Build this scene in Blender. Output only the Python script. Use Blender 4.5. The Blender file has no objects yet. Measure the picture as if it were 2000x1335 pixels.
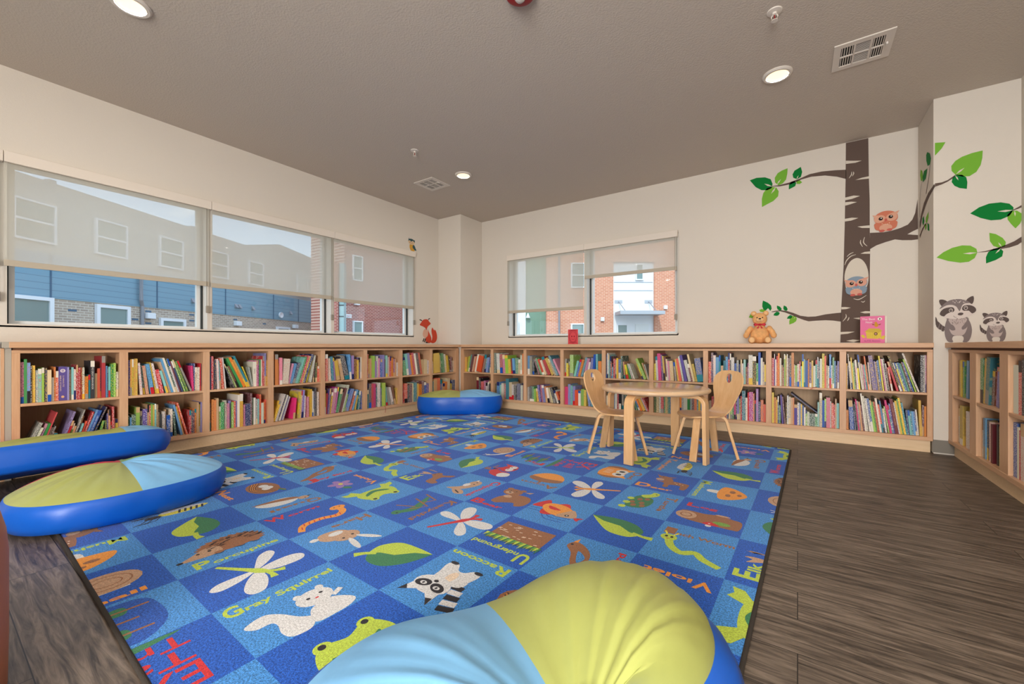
import bpy, bmesh, math, random
from math import pi, sin, cos, radians as R
from mathutils import Vector, Matrix
random.seed(7)
S = bpy.context.scene
COL = S.collection

# ------------------------------------------------------------ camera
# room frame: x runs along the back wall, y along the window wall, z up
TH = R(34.65)
EYE = 0.88
cam_d = bpy.data.cameras.new('camera'); cam = bpy.data.objects.new('camera', cam_d)
COL.objects.link(cam)
cam.location = (0, 0, EYE); cam.rotation_euler = (pi/2, 0, TH)
cam_d.sensor_width = 36; cam_d.lens = 807/2000*36; cam_d.shift_y = 0.00445
cam_d.clip_start = 0.05; cam_d.clip_end = 300
S.camera = cam

# ------------------------------------------------------------ world: daylight sky with clouds
W = bpy.data.worlds.new('sky'); S.world = W; W.use_nodes = True
nt = W.node_tree; nt.nodes.clear()
tc = nt.nodes.new('ShaderNodeTexCoord'); sep = nt.nodes.new('ShaderNodeSeparateXYZ')
ramp = nt.nodes.new('ShaderNodeValToRGB')
ramp.color_ramp.elements[0].position = 0.0; ramp.color_ramp.elements[0].color = (0.62, 0.74, 0.86, 1)
ramp.color_ramp.elements[1].position = 0.55; ramp.color_ramp.elements[1].color = (0.20, 0.40, 0.72, 1)
mp = nt.nodes.new('ShaderNodeMapping'); mp.inputs['Scale'].default_value = (3.0, 3.0, 7.0); mp.inputs['Location'].default_value = (0.35, 0.1, 0.45)
nz = nt.nodes.new('ShaderNodeTexNoise'); nz.inputs['Scale'].default_value = 1.1; nz.inputs['Detail'].default_value = 6
cr = nt.nodes.new('ShaderNodeValToRGB'); cr.color_ramp.elements[0].position = 0.50; cr.color_ramp.elements[1].position = 0.62
mx = nt.nodes.new('ShaderNodeMixRGB'); mx.inputs[2].default_value = (1.0, 1.0, 1.0, 1)
bg = nt.nodes.new('ShaderNodeBackground'); bg.inputs[1].default_value = 2.7
out = nt.nodes.new('ShaderNodeOutputWorld')
L = nt.links.new
L(tc.outputs['Generated'], sep.inputs[0]); L(sep.outputs['Z'], ramp.inputs[0])
L(tc.outputs['Generated'], mp.inputs[0]); L(mp.outputs[0], nz.inputs['Vector']); L(nz.outputs['Fac'], cr.inputs[0])
L(cr.outputs[0], mx.inputs[0]); L(ramp.outputs[0], mx.inputs[1]); L(mx.outputs[0], bg.inputs[0]); L(bg.outputs[0], out.inputs[0])

def light(name, kind, loc, rot, energy, color=(1, 1, 1), **kw):
    d = bpy.data.lights.new(name, kind); d.energy = energy; d.color = color
    for k, v in kw.items(): setattr(d, k, v)
    o = bpy.data.objects.new(name, d); COL.objects.link(o); o.location = loc; o.rotation_euler = rot
    return o
light('sun', 'SUN', (0, 0, 20), (R(52), 0, TH + R(-12)), 2.0, (1.0, 0.95, 0.88), angle=R(1))
# area light added at the unseen rear end to light the room from behind
light('rear_fill_light', 'AREA', (0.45, -3.0, 1.25), (R(99), 0, R(4)), 300, (1.0, 0.975, 0.95), shape='RECTANGLE', size=1.7, size_y=2.0)

V = S.view_settings
V.view_transform = 'Standard'; V.look = 'None'; V.exposure = 0.0; V.gamma = 1.0; V.use_curve_mapping = False

# ------------------------------------------------------------ colours and materials
def lin(c):
    o = []
    for v in c[:3]:
        v /= 255
        o.append(v/12.92 if v <= .04045 else ((v+.055)/1.055)**2.4)
    return (o[0], o[1], o[2], 1)
def nodes(name):
    m = bpy.data.materials.new(name); m.use_nodes = True
    n = m.node_tree.nodes; b = n['Principled BSDF']
    return m, m.node_tree, b
def plain(name, c, rough=.6, spec=.3, metal=0, bump=None, vary=None):
    m, t, b = nodes(name); b.inputs['Base Color'].default_value = lin(c)
    b.inputs['Roughness'].default_value = rough; b.inputs['Specular IOR Level'].default_value = spec; b.inputs['Metallic'].default_value = metal
    if bump or vary:
        tcn = t.nodes.new('ShaderNodeTexCoord')
    if bump:
        sc, st = bump[:2]
        nn = t.nodes.new('ShaderNodeTexNoise'); nn.inputs['Scale'].default_value = sc; nn.inputs['Detail'].default_value = 3
        bp = t.nodes.new('ShaderNodeBump'); bp.inputs['Strength'].default_value = st; bp.inputs['Distance'].default_value = bump[2] if len(bump) > 2 else .002
        t.links.new(tcn.outputs['Object'], nn.inputs['Vector']); t.links.new(nn.outputs['Fac'], bp.inputs['Height']); t.links.new(bp.outputs[0], b.inputs['Normal'])
    if vary:
        sc, lo, hi = vary
        nn = t.nodes.new('ShaderNodeTexNoise'); nn.inputs['Scale'].default_value = sc; nn.inputs['Detail'].default_value = 2
        rp = t.nodes.new('ShaderNodeValToRGB'); rp.color_ramp.elements[0].position = .3; rp.color_ramp.elements[1].position = .7
        a = lin(c); rp.color_ramp.elements[0].color = tuple(min(1, a[i]*lo) for i in range(3))+(1,); rp.color_ramp.elements[1].color = tuple(min(1, a[i]*hi) for i in range(3))+(1,)
        t.links.new(tcn.outputs['Object'], nn.inputs['Vector']); t.links.new(nn.outputs['Fac'], rp.inputs[0]); t.links.new(rp.outputs[0], b.inputs['Base Color'])
    return m
def wood(name, c1, c2, axis, rough=.4, scale=6.0, stretch=14.0):
    """pale timber: fine grain stretched along the given axis"""
    m, t, b = nodes(name); b.inputs['Roughness'].default_value = rough; b.inputs['Specular IOR Level'].default_value = .35
    tcn = t.nodes.new('ShaderNodeTexCoord'); mpn = t.nodes.new('ShaderNodeMapping')
    s = [stretch]*3; s[axis] = 1.0; mpn.inputs['Scale'].default_value = s
    n1 = t.nodes.new('ShaderNodeTexNoise'); n1.inputs['Scale'].default_value = scale; n1.inputs['Detail'].default_value = 5; n1.inputs['Distortion'].default_value = .6
    n2 = t.nodes.new('ShaderNodeTexNoise'); n2.inputs['Scale'].default_value = 1.3; n2.inputs['Detail'].default_value = 2
    ad = t.nodes.new('ShaderNodeMath'); ad.operation = 'ADD'; hf = t.nodes.new('ShaderNodeMath'); hf.operation = 'MULTIPLY'; hf.inputs[1].default_value = .5
    rp = t.nodes.new('ShaderNodeValToRGB'); rp.color_ramp.elements[0].position = .36; rp.color_ramp.elements[1].position = .64
    rp.color_ramp.elements[0].color = lin(c1); rp.color_ramp.elements[1].color = lin(c2)
    k = t.links.new
    k(tcn.outputs['Object'], mpn.inputs[0]); k(mpn.outputs[0], n1.inputs['Vector']); k(tcn.outputs['Object'], n2.inputs['Vector'])
    k(n1.outputs['Fac'], ad.inputs[0]); k(n2.outputs['Fac'], ad.inputs[1]); k(ad.outputs[0], hf.inputs[0]); k(hf.outputs[0], rp.inputs[0]); k(rp.outputs[0], b.inputs['Base Color'])
    return m
M = {}
M['wall'] = plain('wall_paint', (218, 210, 198), .85, .2, bump=(120, .25, .002))
M['ceiling'] = plain('ceiling_texture', (196, 186, 174), .9, .15, bump=(85, .55, .005))
M['base'] = plain('grey_cove_base', (128, 122, 112), .6)
M['white'] = plain('white_paint', (214, 208, 198), .5)
M['frame'] = plain('white_window_frame', (226, 228, 226), .35)
M['gasket'] = plain('dark_gasket', (48, 52, 52), .5)
M['metal'] = plain('white_metal', (214, 206, 196), .45)
M['dark'] = plain('dark_gap', (22, 20, 18), .8)
M['maple_x'] = wood('maple_along_x', (202, 154, 116), (218, 176, 138), 0)
M['maple_y'] = wood('maple_along_y', (202, 154, 116), (218, 176, 138), 1)
M['maple_z'] = wood('maple_along_z', (202, 154, 116), (218, 176, 138), 2)
M['back'] = wood('maple_back_panel', (196, 160, 122), (210, 176, 138), 2, .5)
M['kick'] = wood('pale_maple_plinth', (224, 192, 150), (236, 206, 168), 0, .5)
M['ply'] = wood('birch_plywood', (212, 164, 112), (230, 188, 138), 2, .28, 4, 8)
M['ply_top'] = wood('birch_table_top', (208, 172, 132), (224, 190, 152), 0, .16, 3, 9)
M['blue'] = plain('blue_vinyl', (10, 92, 196), .38, .45, bump=(9, .12, .02))
M['lime'] = plain('lime_vinyl', (172, 178, 98), .42, .4, bump=(9, .12, .02))
M['sky'] = plain('light_blue_vinyl', (128, 190, 236), .42, .4, bump=(9, .12, .02))
M['crimson'] = plain('red_vinyl', (186, 42, 62), .42, .4)
M['sage'] = plain('green_vinyl', (122, 160, 104), .42, .4)

# ------------------------------------------------------------ mesh helpers
class MB:
    def __init__(s): s.v = []; s.f = []; s.m = []
    def add(s, vs, fs, m=0):
        o = len(s.v); s.v += [tuple(p) for p in vs]; s.f += [[i+o for i in f] for f in fs]; s.m += [m]*len(fs); return s
    def box(s, x0, x1, y0, y1, z0, z1, m=0):
        if x0 > x1: x0, x1 = x1, x0
        if y0 > y1: y0, y1 = y1, y0
        v = [(x0,y0,z0),(x1,y0,z0),(x1,y1,z0),(x0,y1,z0),(x0,y0,z1),(x1,y0,z1),(x1,y1,z1),(x0,y1,z1)]
        return s.add(v, [(3,2,1,0),(4,5,6,7),(0,1,5,4),(1,2,6,5),(2,3,7,6),(3,0,4,7)], m)
    def prism(s, pts, d, m=0):
        """closed planar outline pts (3D) extruded by vector d"""
        n = len(pts); d = Vector(d); a = [Vector(p) for p in pts]
        nrm = Vector((0,0,0))
        for i in range(n): nrm += a[i].cross(a[(i+1) % n])
        if nrm.dot(d) < 0: a = a[::-1]
        v = a + [p+d for p in a]
        return s.add(v, [list(range(n))[::-1], list(range(n, 2*n))] + [(i, (i+1) % n, n+(i+1) % n, n+i) for i in range(n)], m)
    def lathe(s, prof, n=32, c=(0,0,0), m=0, ax='z', cap=True):
        v = []; f = []
        for r, h in prof:
            for i in range(n):
                a = 2*pi*i/n; p = (r*cos(a), r*sin(a), h)
                if ax == 'x': p = (p[2], p[0], p[1])
                if ax == 'y': p = (p[1], p[2], p[0])
                v.append((c[0]+p[0], c[1]+p[1], c[2]+p[2]))
        k = len(prof)
        for j in range(k-1):
            for i in range(n): f.append((j*n+i, j*n+(i+1) % n, (j+1)*n+(i+1) % n, (j+1)*n+i))
        if cap: f.append(list(range(n))[::-1]); f.append([(k-1)*n+i for i in range(n)])
        return s.add(v, f, m)
    def tube(s, path, r, n=8, m=0):
        P = [Vector(p) for p in path]; v = []; f = []
        up = Vector((0,0,1))
        for i, p in enumerate(P):
            t = (P[min(i+1, len(P)-1)]-P[max(i-1, 0)]).normalized()
            a = t.cross(up)
            if a.length < 1e-3: a = t.cross(Vector((1,0,0)))
            a.normalize(); b = a.cross(t)
            rr = r[i] if isinstance(r, (list, tuple)) else r
            for k in range(n):
                q = p + (a*cos(2*pi*k/n) + b*sin(2*pi*k/n))*rr; v.append(tuple(q))
        for i in range(len(P)-1):
            for k in range(n): f.append((i*n+k, i*n+(k+1) % n, (i+1)*n+(k+1) % n, (i+1)*n+k))
        f.append(list(range(n))[::-1]); f.append([(len(P)-1)*n+k for k in range(n)])
        return s.add(v, f, m)
    def sphere(s, c, r, nu=20, nv=12, m=0, rot=None):
        if not isinstance(r, (tuple, list)): r = (r, r, r)
        v = []; f = []
        for j in range(nv+1):
            a = pi*j/nv
            for i in range(nu):
                b = 2*pi*i/nu; p = Vector((r[0]*sin(a)*cos(b), r[1]*sin(a)*sin(b), -r[2]*cos(a)))
                if rot: p = rot @ p
                v.append((c[0]+p.x, c[1]+p.y, c[2]+p.z))
        for j in range(nv):
            for i in range(nu): f.append((j*nu+i, j*nu+(i+1) % nu, (j+1)*nu+(i+1) % nu, (j+1)*nu+i))
        return s.add(v, f, m)
    def build(s, name, mats, parent=None, smooth=False, bevel=0, off=None, weld=False):
        if off is None and parent is not None and getattr(parent, 'location', None) is not None and parent.get('_world'):
            off = parent.location
        me = bpy.data.meshes.new(name)
        vv = [(p[0]-off[0], p[1]-off[1], p[2]-off[2]) for p in s.v] if off is not None else s.v
        me.from_pydata(vv, [], s.f)
        if not isinstance(mats, (list, tuple)): mats = [mats]
        for mm in mats: me.materials.append(M[mm] if isinstance(mm, str) else mm)
        if len(mats) > 1: me.polygons.foreach_set('material_index', s.m)
        if weld:
            b = bmesh.new(); b.from_mesh(me); bmesh.ops.remove_doubles(b, verts=b.verts, dist=1e-5); bmesh.ops.recalc_face_normals(b, faces=b.faces); b.to_mesh(me); b.free()
        if smooth:
            me.polygons.foreach_set('use_smooth', [True]*len(me.polygons))
            if smooth != 'all':
                try: me.set_sharp_from_angle(angle=R(40))
                except Exception: pass
        me.update()
        o = bpy.data.objects.new(name, me); COL.objects.link(o)
        if parent is not None: o.parent = parent
        if bevel:
            md = o.modifiers.new('bevel', 'BEVEL'); md.width = bevel; md.segments = 2; md.limit_method = 'ANGLE'
        return o
def tag(o, label, cat, group=None):
    o['label'] = label; o['category'] = cat
    if group: o['group'] = group
    return o
def thing(name, label, cat, loc=(0,0,0), rz=0, group=None, world=True):
    o = bpy.data.objects.new(name, None); COL.objects.link(o); o.location = loc; o.rotation_euler = (0, 0, rz); o.empty_display_size = .1
    if world and rz == 0: o['_world'] = 1
    return tag(o, label, cat, group)
def struct(o): o['kind'] = 'structure'; return o

# ------------------------------------------------------------ flat artwork (wall stickers, rug pattern, book covers)
def spline(pts, seg=6, closed=True):
    n = len(pts); o = []
    rng = range(n) if closed else range(n-1)
    for i in rng:
        p0, p1, p2, p3 = [pts[(i+k-1) % n] if closed else pts[max(0, min(n-1, i+k-1))] for k in range(4)]
        for j in range(seg):
            t = j/seg; a = []
            for q in range(2):
                a.append(.5*((2*p1[q]) + (-p0[q]+p2[q])*t + (2*p0[q]-5*p1[q]+4*p2[q]-p3[q])*t*t + (-p0[q]+3*p1[q]-3*p2[q]+p3[q])*t**3))
            o.append(tuple(a))
    if not closed: o.append(pts[-1])
    return o
_tx = {}
def glyphs(s, off=0):
    key = (s, off)
    if key in _tx: return _tx[key]
    c = bpy.data.curves.new('t', 'FONT'); c.body = s; c.size = 1; c.resolution_u = 3; c.offset = off
    o = bpy.data.objects.new('t', c); COL.objects.link(o)
    bpy.context.view_layer.update()
    me = o.to_mesh(); v = [(p.co.x, p.co.y) for p in me.vertices]; f = [list(p.vertices) for p in me.polygons]
    o.to_mesh_clear(); bpy.data.objects.remove(o); bpy.data.curves.remove(c)
    w = max([p[0] for p in v] + [.01]); _tx[key] = (v, f, w); return _tx[key]
class Art:
    """2-D shapes collected in layers; place() maps them on to a plane"""
    def __init__(s, dz=.00025): s.v = []; s.f = []; s.m = []; s.k = 0; s.dz = dz; s.cols = []; s.T = (1, 0, 0, 1, 0, 0)
    def ci(s, c):
        if c not in s.cols: s.cols.append(c)
        return s.cols.index(c)
    def frame(s, cx=0, cy=0, sx=1, rot=0, sy=None):
        sy = sx if sy is None else sy; a = R(rot); s.T = (sx*cos(a), -sy*sin(a), sx*sin(a), sy*cos(a), cx, cy); return s
    def raw(s, pts, faces, c):
        o = len(s.v); a = s.T; s.k += 1
        s.v += [(a[0]*x+a[1]*y+a[4], a[2]*x+a[3]*y+a[5], s.k) for x, y in pts]
        s.f += [[i+o for i in f] for f in faces]; s.m += [s.ci(c)]*len(faces)
    def pg(s, pts, c, sm=0):
        if sm: pts = spline(pts, sm)
        ar = sum(pts[i][0]*pts[(i+1) % len(pts)][1]-pts[(i+1) % len(pts)][0]*pts[i][1] for i in range(len(pts)))
        if ar*(s.T[0]*s.T[3]-s.T[1]*s.T[2]) < 0: pts = pts[::-1]
        s.raw(pts, [list(range(len(pts)))], c)
    def el(s, cx, cy, rx, ry, c, rot=0, n=18):
        a = R(rot); s.pg([(cx+rx*cos(t)*cos(a)-ry*sin(t)*sin(a), cy+rx*cos(t)*sin(a)+ry*sin(t)*cos(a)) for t in [2*pi*i/n for i in range(n)]], c)
    def ln(s, pts, w, c, sm=5):
        if sm and len(pts) > 2:
            ws = list(w) if isinstance(w, (list, tuple)) else [w]*len(pts); n = len(pts)
            if len(ws) != n: ws = [ws[min(len(ws)-1, int(round(i*(len(ws)-1)/(n-1))))] for i in range(n)]
            q = spline(pts, sm, False); ws = [ws[min(n-1, int(i/sm))]*(1-(i % sm)/sm)+ws[min(n-1, int(i/sm)+1)]*((i % sm)/sm) for i in range(len(q))]; pts = q
        else:
            ws = w if isinstance(w, (list, tuple)) else [w]*len(pts)
        l = []; r = []
        for i, p in enumerate(pts):
            a = pts[max(0, i-1)]; b = pts[min(len(pts)-1, i+1)]; dx, dy = b[0]-a[0], b[1]-a[1]; d = math.hypot(dx, dy) or 1
            l.append((p[0]-dy/d*ws[i]/2, p[1]+dx/d*ws[i]/2)); r.append((p[0]+dy/d*ws[i]/2, p[1]-dx/d*ws[i]/2))
        n = len(pts); fl = s.T[0]*s.T[3]-s.T[1]*s.T[2] > 0
        s.raw(l+r, [((i, n+i, n+i+1, i+1) if fl else (i, i+1, n+i+1, n+i)) for i in range(n-1)], c)
    def tx(s, t, x, y, size, c, rot=0, width=None, bold=0):
        v, f, w = glyphs(t, bold); k = size if width is None else width/w; a = R(rot)
        pts = [(x+p[0]*k*cos(a)-p[1]*size*sin(a), y+p[0]*k*sin(a)+p[1]*size*cos(a)) for p in v]; s.raw(pts, f, c)
        return w*k
    def place(s, fn):
        """fn(u, v, height) -> xyz"""
        return [fn(x, y, k*s.dz) for x, y, k in s.v]
    def build(s, name, fn, matfn, parent=None, off=None):
        me = bpy.data.meshes.new(name); vv = s.place(fn)
        if off is not None: vv = [(a[0]-off[0], a[1]-off[1], a[2]-off[2]) for a in vv]
        me.from_pydata(vv, [], s.f)
        for c in s.cols: me.materials.append(matfn(c))
        me.polygons.foreach_set('material_index', s.m); me.update()
        o = bpy.data.objects.new(name, me); COL.objects.link(o)
        if parent is not None: o.parent = parent
        return o
_pm = {}
def ink(c):
    """matt printed colour given as an (r, g, b) tuple"""
    if c not in _pm: _pm[c] = plain('print_%02x%02x%02x' % c, c, .75, .15)
    return _pm[c]
# ------------------------------------------------------------ room shell
XL, YB, XLF, YF, PX, RX, RFX, H = -4.736, 5.296, -4.261, 4.772, 0.92, 1.396, 1.007, 2.916
YR = -3.1
def floor_mat():
    m, t, b = nodes('vinyl_plank'); b.inputs['Roughness'].default_value = .42; b.inputs['Specular IOR Level'].default_value = .35
    k = t.links.new; N = t.nodes.new
    tcn = N('ShaderNodeTexCoord'); br = N('ShaderNodeTexBrick'); br.offset = .37; br.squash = 1
    br.inputs['Scale'].default_value = 1; br.inputs['Brick Width'].default_value = 1.22; br.inputs['Row Height'].default_value = .18
    br.inputs['Mortar Size'].default_value = .0016; br.inputs['Mortar Smooth'].default_value = .2; br.inputs['Bias'].default_value = 0
    br.inputs['Color1'].default_value = (0, 0, 0, 1); br.inputs['Color2'].default_value = (1, 1, 1, 1); br.inputs['Mortar'].default_value = (.5, .5, .5, 1)
    k(tcn.outputs['Object'], br.inputs['Vector'])
    mpn = N('ShaderNodeMapping'); mpn.inputs['Scale'].default_value = (1.2, 13, 1); k(tcn.outputs['Object'], mpn.inputs[0])
    # shift the grain per plank
    sc = N('ShaderNodeVectorMath'); sc.operation = 'SCALE'; sc.inputs['Scale'].default_value = 37.0; k(br.outputs['Color'], sc.inputs[0])
    av = N('ShaderNodeVectorMath'); av.operation = 'ADD'; k(mpn.outputs[0], av.inputs[0]); k(sc.outputs[0], av.inputs[1])
    n1 = N('ShaderNodeTexNoise'); n1.inputs['Scale'].default_value = 3.2; n1.inputs['Detail'].default_value = 8; n1.inputs['Distortion'].default_value = 1.3; n1.inputs['Roughness'].default_value = .62
    k(av.outputs[0], n1.inputs['Vector'])
    rp = N('ShaderNodeValToRGB'); e = rp.color_ramp.elements; e[0].position = .33; e[0].color = lin((60, 51, 43)); e[1].position = .68; e[1].color = lin((142, 127, 112))
    x = e.new(.5); x.color = lin((104, 91, 79)); k(n1.outputs['Fac'], rp.inputs[0])
    mxr = N('ShaderNodeMixRGB'); mxr.blend_type = 'MULTIPLY'; mxr.inputs[0].default_value = .55
    r2 = N('ShaderNodeValToRGB'); r2.color_ramp.elements[0].color = (.66, .64, .62, 1); r2.color_ramp.elements[1].color = (1, 1, 1, 1); k(br.outputs['Color'], r2.inputs[0])
    k(rp.outputs[0], mxr.inputs[1]); k(r2.outputs[0], mxr.inputs[2])
    m3 = N('ShaderNodeMixRGB'); m3.inputs[2].default_value = lin((36, 31, 27)); k(br.outputs['Fac'], m3.inputs[0]); k(mxr.outputs[0], m3.inputs[1]); k(m3.outputs[0], b.inputs['Base Color'])
    bp = N('ShaderNodeBump'); bp.inputs['Strength'].default_value = .25; bp.inputs['Distance'].default_value = .002; k(n1.outputs['Fac'], bp.inputs['Height']); k(bp.outputs[0], b.inputs['Normal'])
    return m
M['floor'] = floor_mat()
struct(MB().box(XL-.2, RX+.2, YR-.2, YB+.2, -.1, 0).build('floor', 'floor'))
struct(MB().box(XL-.2, RX+.2, YR-.2, YB+.2, H, H+.2).build('ceiling', 'ceiling'))
WB = [-0.92, 0.365, 1.647, 2.948, 4.259]       # window bay edges along the window wall
Z0, Z1 = 1.035, 2.275
w = MB(); w.box(XL-.22, XL, YR-.2, YB+.2, 0, Z0); w.box(XL-.22, XL, YR-.2, YB+.2, Z1, H)
w.box(XL-.22, XL, YR-.2, WB[0], Z0, Z1); w.box(XL-.22, XL, WB[4], YB+.2, Z0, Z1); struct(w.build('wall_left', 'wall'))
BX = [-3.729, -2.425, -1.195]
w = MB(); w.box(XL, RX+.2, YB, YB+.22, 0, Z0-.005); w.box(XL, RX+.2, YB, YB+.22, Z1, H)
w.box(XL, BX[0], YB, YB+.22, Z0-.005, Z1); w.box(BX[2], RX+.2, YB, YB+.22, Z0-.005, Z1); struct(w.build('wall_back', 'wall'))
struct(MB().box(XL, XLF, YF, YB, 0, H).build('wall_column', 'wall', bevel=.006))
struct(MB().box(PX, RX+.2, YF, YB, 0, H).build('wall_pilaster', 'wall', bevel=.003))
struct(MB().box(RX, RX+.2, YR-.2, YF, 0, H).build('wall_right', 'wall'))
w = MB(); w.box(XL, RX, YR-.2, YR, 0, .3); w.box(XL, RX, YR-.2, YR, 2.4, H); w.box(XL, -.6, YR-.2, YR, .3, 2.4)
struct(w.build('wall_rear', 'wall'))
struct(MB().box(PX-.002, RFX+.06, YF-.008, YF, .012, .115).box(PX-.008, PX, YF-.006, YF+.06, .012, .1).build('baseboard_back', 'base'))
struct(MB().box(XL, XLF, -.9, .318, 0, .905).build('wall_low', 'white'))
struct(MB().box(XL, XLF, .334, .3635, 0, .871).box(XL, XLF+.018, .322, .3525, .871, .9105).build('trim_1', plain('grey_filler', (176, 168, 154), .6)))
struct(MB().box(XL, XLF+.004, .3185, .334, 0, .868).build('trim_2', 'maple_z'))

# ------------------------------------------------------------ windows
def glass_mat():
    m = bpy.data.materials.new('window_glass'); m.use_nodes = True; t = m.node_tree; t.nodes.clear(); N = t.nodes.new; k = t.links.new
    o = N('ShaderNodeOutputMaterial'); a = N('ShaderNodeBsdfTransparent'); a.inputs[0].default_value = (.90, .95, .93, 1); g = N('ShaderNodeBsdfGlossy'); g.inputs['Roughness'].default_value = .02
    mxs = N('ShaderNodeMixShader'); mxs.inputs[0].default_value = .06; k(a.outputs[0], mxs.inputs[1]); k(g.outputs[0], mxs.inputs[2]); k(mxs.outputs[0], o.inputs[0]); return m
M['glass'] = glass_mat()
def shade_mat():
    m = bpy.data.materials.new('solar_screen'); m.use_nodes = True; t = m.node_tree; t.nodes.clear(); N = t.nodes.new; k = t.links.new
    o = N('ShaderNodeOutputMaterial'); a = N('ShaderNodeBsdfTransparent'); d = N('ShaderNodeBsdfDiffuse'); tr = N('ShaderNodeBsdfTranslucent')
    d.inputs[0].default_value = lin((222, 216, 202)); tr.inputs[0].default_value = lin((214, 214, 200))
    x = N('ShaderNodeMixShader'); x.inputs[0].default_value = .38; y = N('ShaderNodeMixShader'); y.inputs[0].default_value = .76
    k(d.outputs[0], x.inputs[1]); k(tr.outputs[0], x.inputs[2]); k(a.outputs[0], y.inputs[1]); k(x.outputs[0], y.inputs[2]); k(y.outputs[0], o.inputs[0]); return m
M['screen'] = shade_mat()
M['hem'] = plain('shade_hem', (186, 176, 158), .8)
M['fascia'] = plain('shade_fascia', (226, 216, 203), .5)
M['chain'] = plain('bead_chain', (150, 142, 128), .4)

def window(name, edges, mp, opening_z, posts):
    """mp(s, d, z): s along the wall, d out through the wall"""
    z0, z1 = opening_z; root = MB()
    def bx(mb, s0, s1, d0, d1, a, b, m=0):
        p = mp(s0, d0, a); q = mp(s1, d1, b); mb.box(p[0], q[0], p[1], q[1], p[2], q[2], m)
    bx(root, edges[0]-.0, edges[-1]+.0, .0, .2, z0-.012, z0+.012); bx(root, edges[0], edges[-1], .0, .2, z1-.012, z1+.002)
    for e in posts: bx(root, e-.02, e+.02, .004, .2, z0, z1)
    bx(root, edges[0]-.002, edges[0]+.012, .0, .2, z0, z1); bx(root, edges[-1]-.012, edges[-1]+.002, .0, .2, z0, z1)
    r = struct(root.build(name, 'white'))
    for i in range(len(edges)-1):
        a, b = edges[i]+.022, edges[i+1]-.022
        fr = MB()
        for (s0, s1, c, d) in ((a, a+.045, z0+.01, z1-.01), (b-.045, b, z0+.01, z1-.01), (a+.045, b-.045, z0+.01, z0+.04), (a+.045, b-.045, z1-.05, z1-.01)): bx(fr, s0, s1, .13, .17, c, d)
        struct(fr.build('window_frame', 'frame', r))
        gk = MB(); bx(gk, a, a+.014, .112, .13, z0+.012, z1-.012); bx(gk, b-.014, b, .112, .13, z0+.012, z1-.012); struct(gk.build('window_gasket', 'gasket', r))
        gl = MB(); p = [mp(a+.04, .15, z0+.035), mp(b-.04, .15, z0+.035), mp(b-.04, .15, z1-.045), mp(a+.04, .15, z1-.045)]; gl.add(p, [(0, 1, 2, 3)]); struct(gl.build('window_pane', 'glass', r))
    return r
ml = lambda s, d, z: (XL-d, s, z)
mbk = lambda s, d, z: (s, YB+d, z)
window('window_1', WB, ml, (Z0, Z1), WB[1:4])
window('window_2', BX, mbk, (Z0-.005, Z1), BX[1:2])

def shade(label, mp, s0, s1, zb, chain_s, flip):
    o = mp(s0, -.02, Z1); t = thing('roller_shade', label, 'window shade', o, group=None)
    def bx(mb, a, b, d0, d1, c, d, m=0):
        p = mp(a, d0, c); q = mp(b, d1, d); return mb.box(p[0], q[0], p[1], q[1], p[2], q[2], m)
    bx(MB(), s0+.0015, s1-.0015, -.05, -.004, 2.212, 2.292).build('fascia', 'fascia', t, bevel=.003)
    p = [mp(a, -.022, z) for a, z in ((s0+.004, zb+.02), (s1-.016, zb+.02), (s1-.016, 2.215), (s0+.004, 2.215))]
    MB().add(p, [(0, 1, 2, 3)]).build('shade_fabric', 'screen', t)
    r = MB(); c = mp((s0+s1)/2, -.02, 2.226); n = MB()
    a = mp(s0+.02, -.024, 2.228); b = mp(s1-.03, -.024, 2.228); n.tube([a, b], .018, 12); n.build('roller_tube', 'hem', t, smooth=True)
    bx(MB(), s0+.003, s1-.015, -.027, -.019, zb, zb+.045).build('hem_bar', 'hem', t, bevel=.003)
    for k in (0, 1):
        e = chain_s + (.012 if k else -.012); q = [mp(e, -.036, z) for z in (2.215, 1.9, 1.6, 1.27)]
        MB().tube(q, .0022, 6).build('bead_chain', 'chain', t)
    tn = MB(); bx(tn, chain_s-.018, chain_s+.018, -.044, -.026, 1.205, 1.275); tn.build('chain_tensioner', 'chain', t, bevel=.006)
shade('first shade of the long window, cut off at the left frame edge', ml, WB[0], WB[1], 1.462, WB[1]-.03, 0)
shade('widest-looking roller shade of the long window, three pale windows showing through', ml, WB[1], WB[2], 1.465, WB[2]-.028, 0)
shade('middle roller shade of the long window with cloud bright above roofs', ml, WB[2], WB[3], 1.457, WB[3]-.028, 0)
shade('roller shade at the corner end of the long window, beside small owl sticker', ml, WB[3], WB[4], 1.437, WB[4]-.022, 0)
shade('longer roller shade on left half of the back window', mbk, BX[0], BX[1], 1.395, BX[0]+.022, 1)
shade('shorter roller shade on right half of the back window', mbk, BX[1], BX[2], 1.812, BX[2]-.022, 1)

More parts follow.
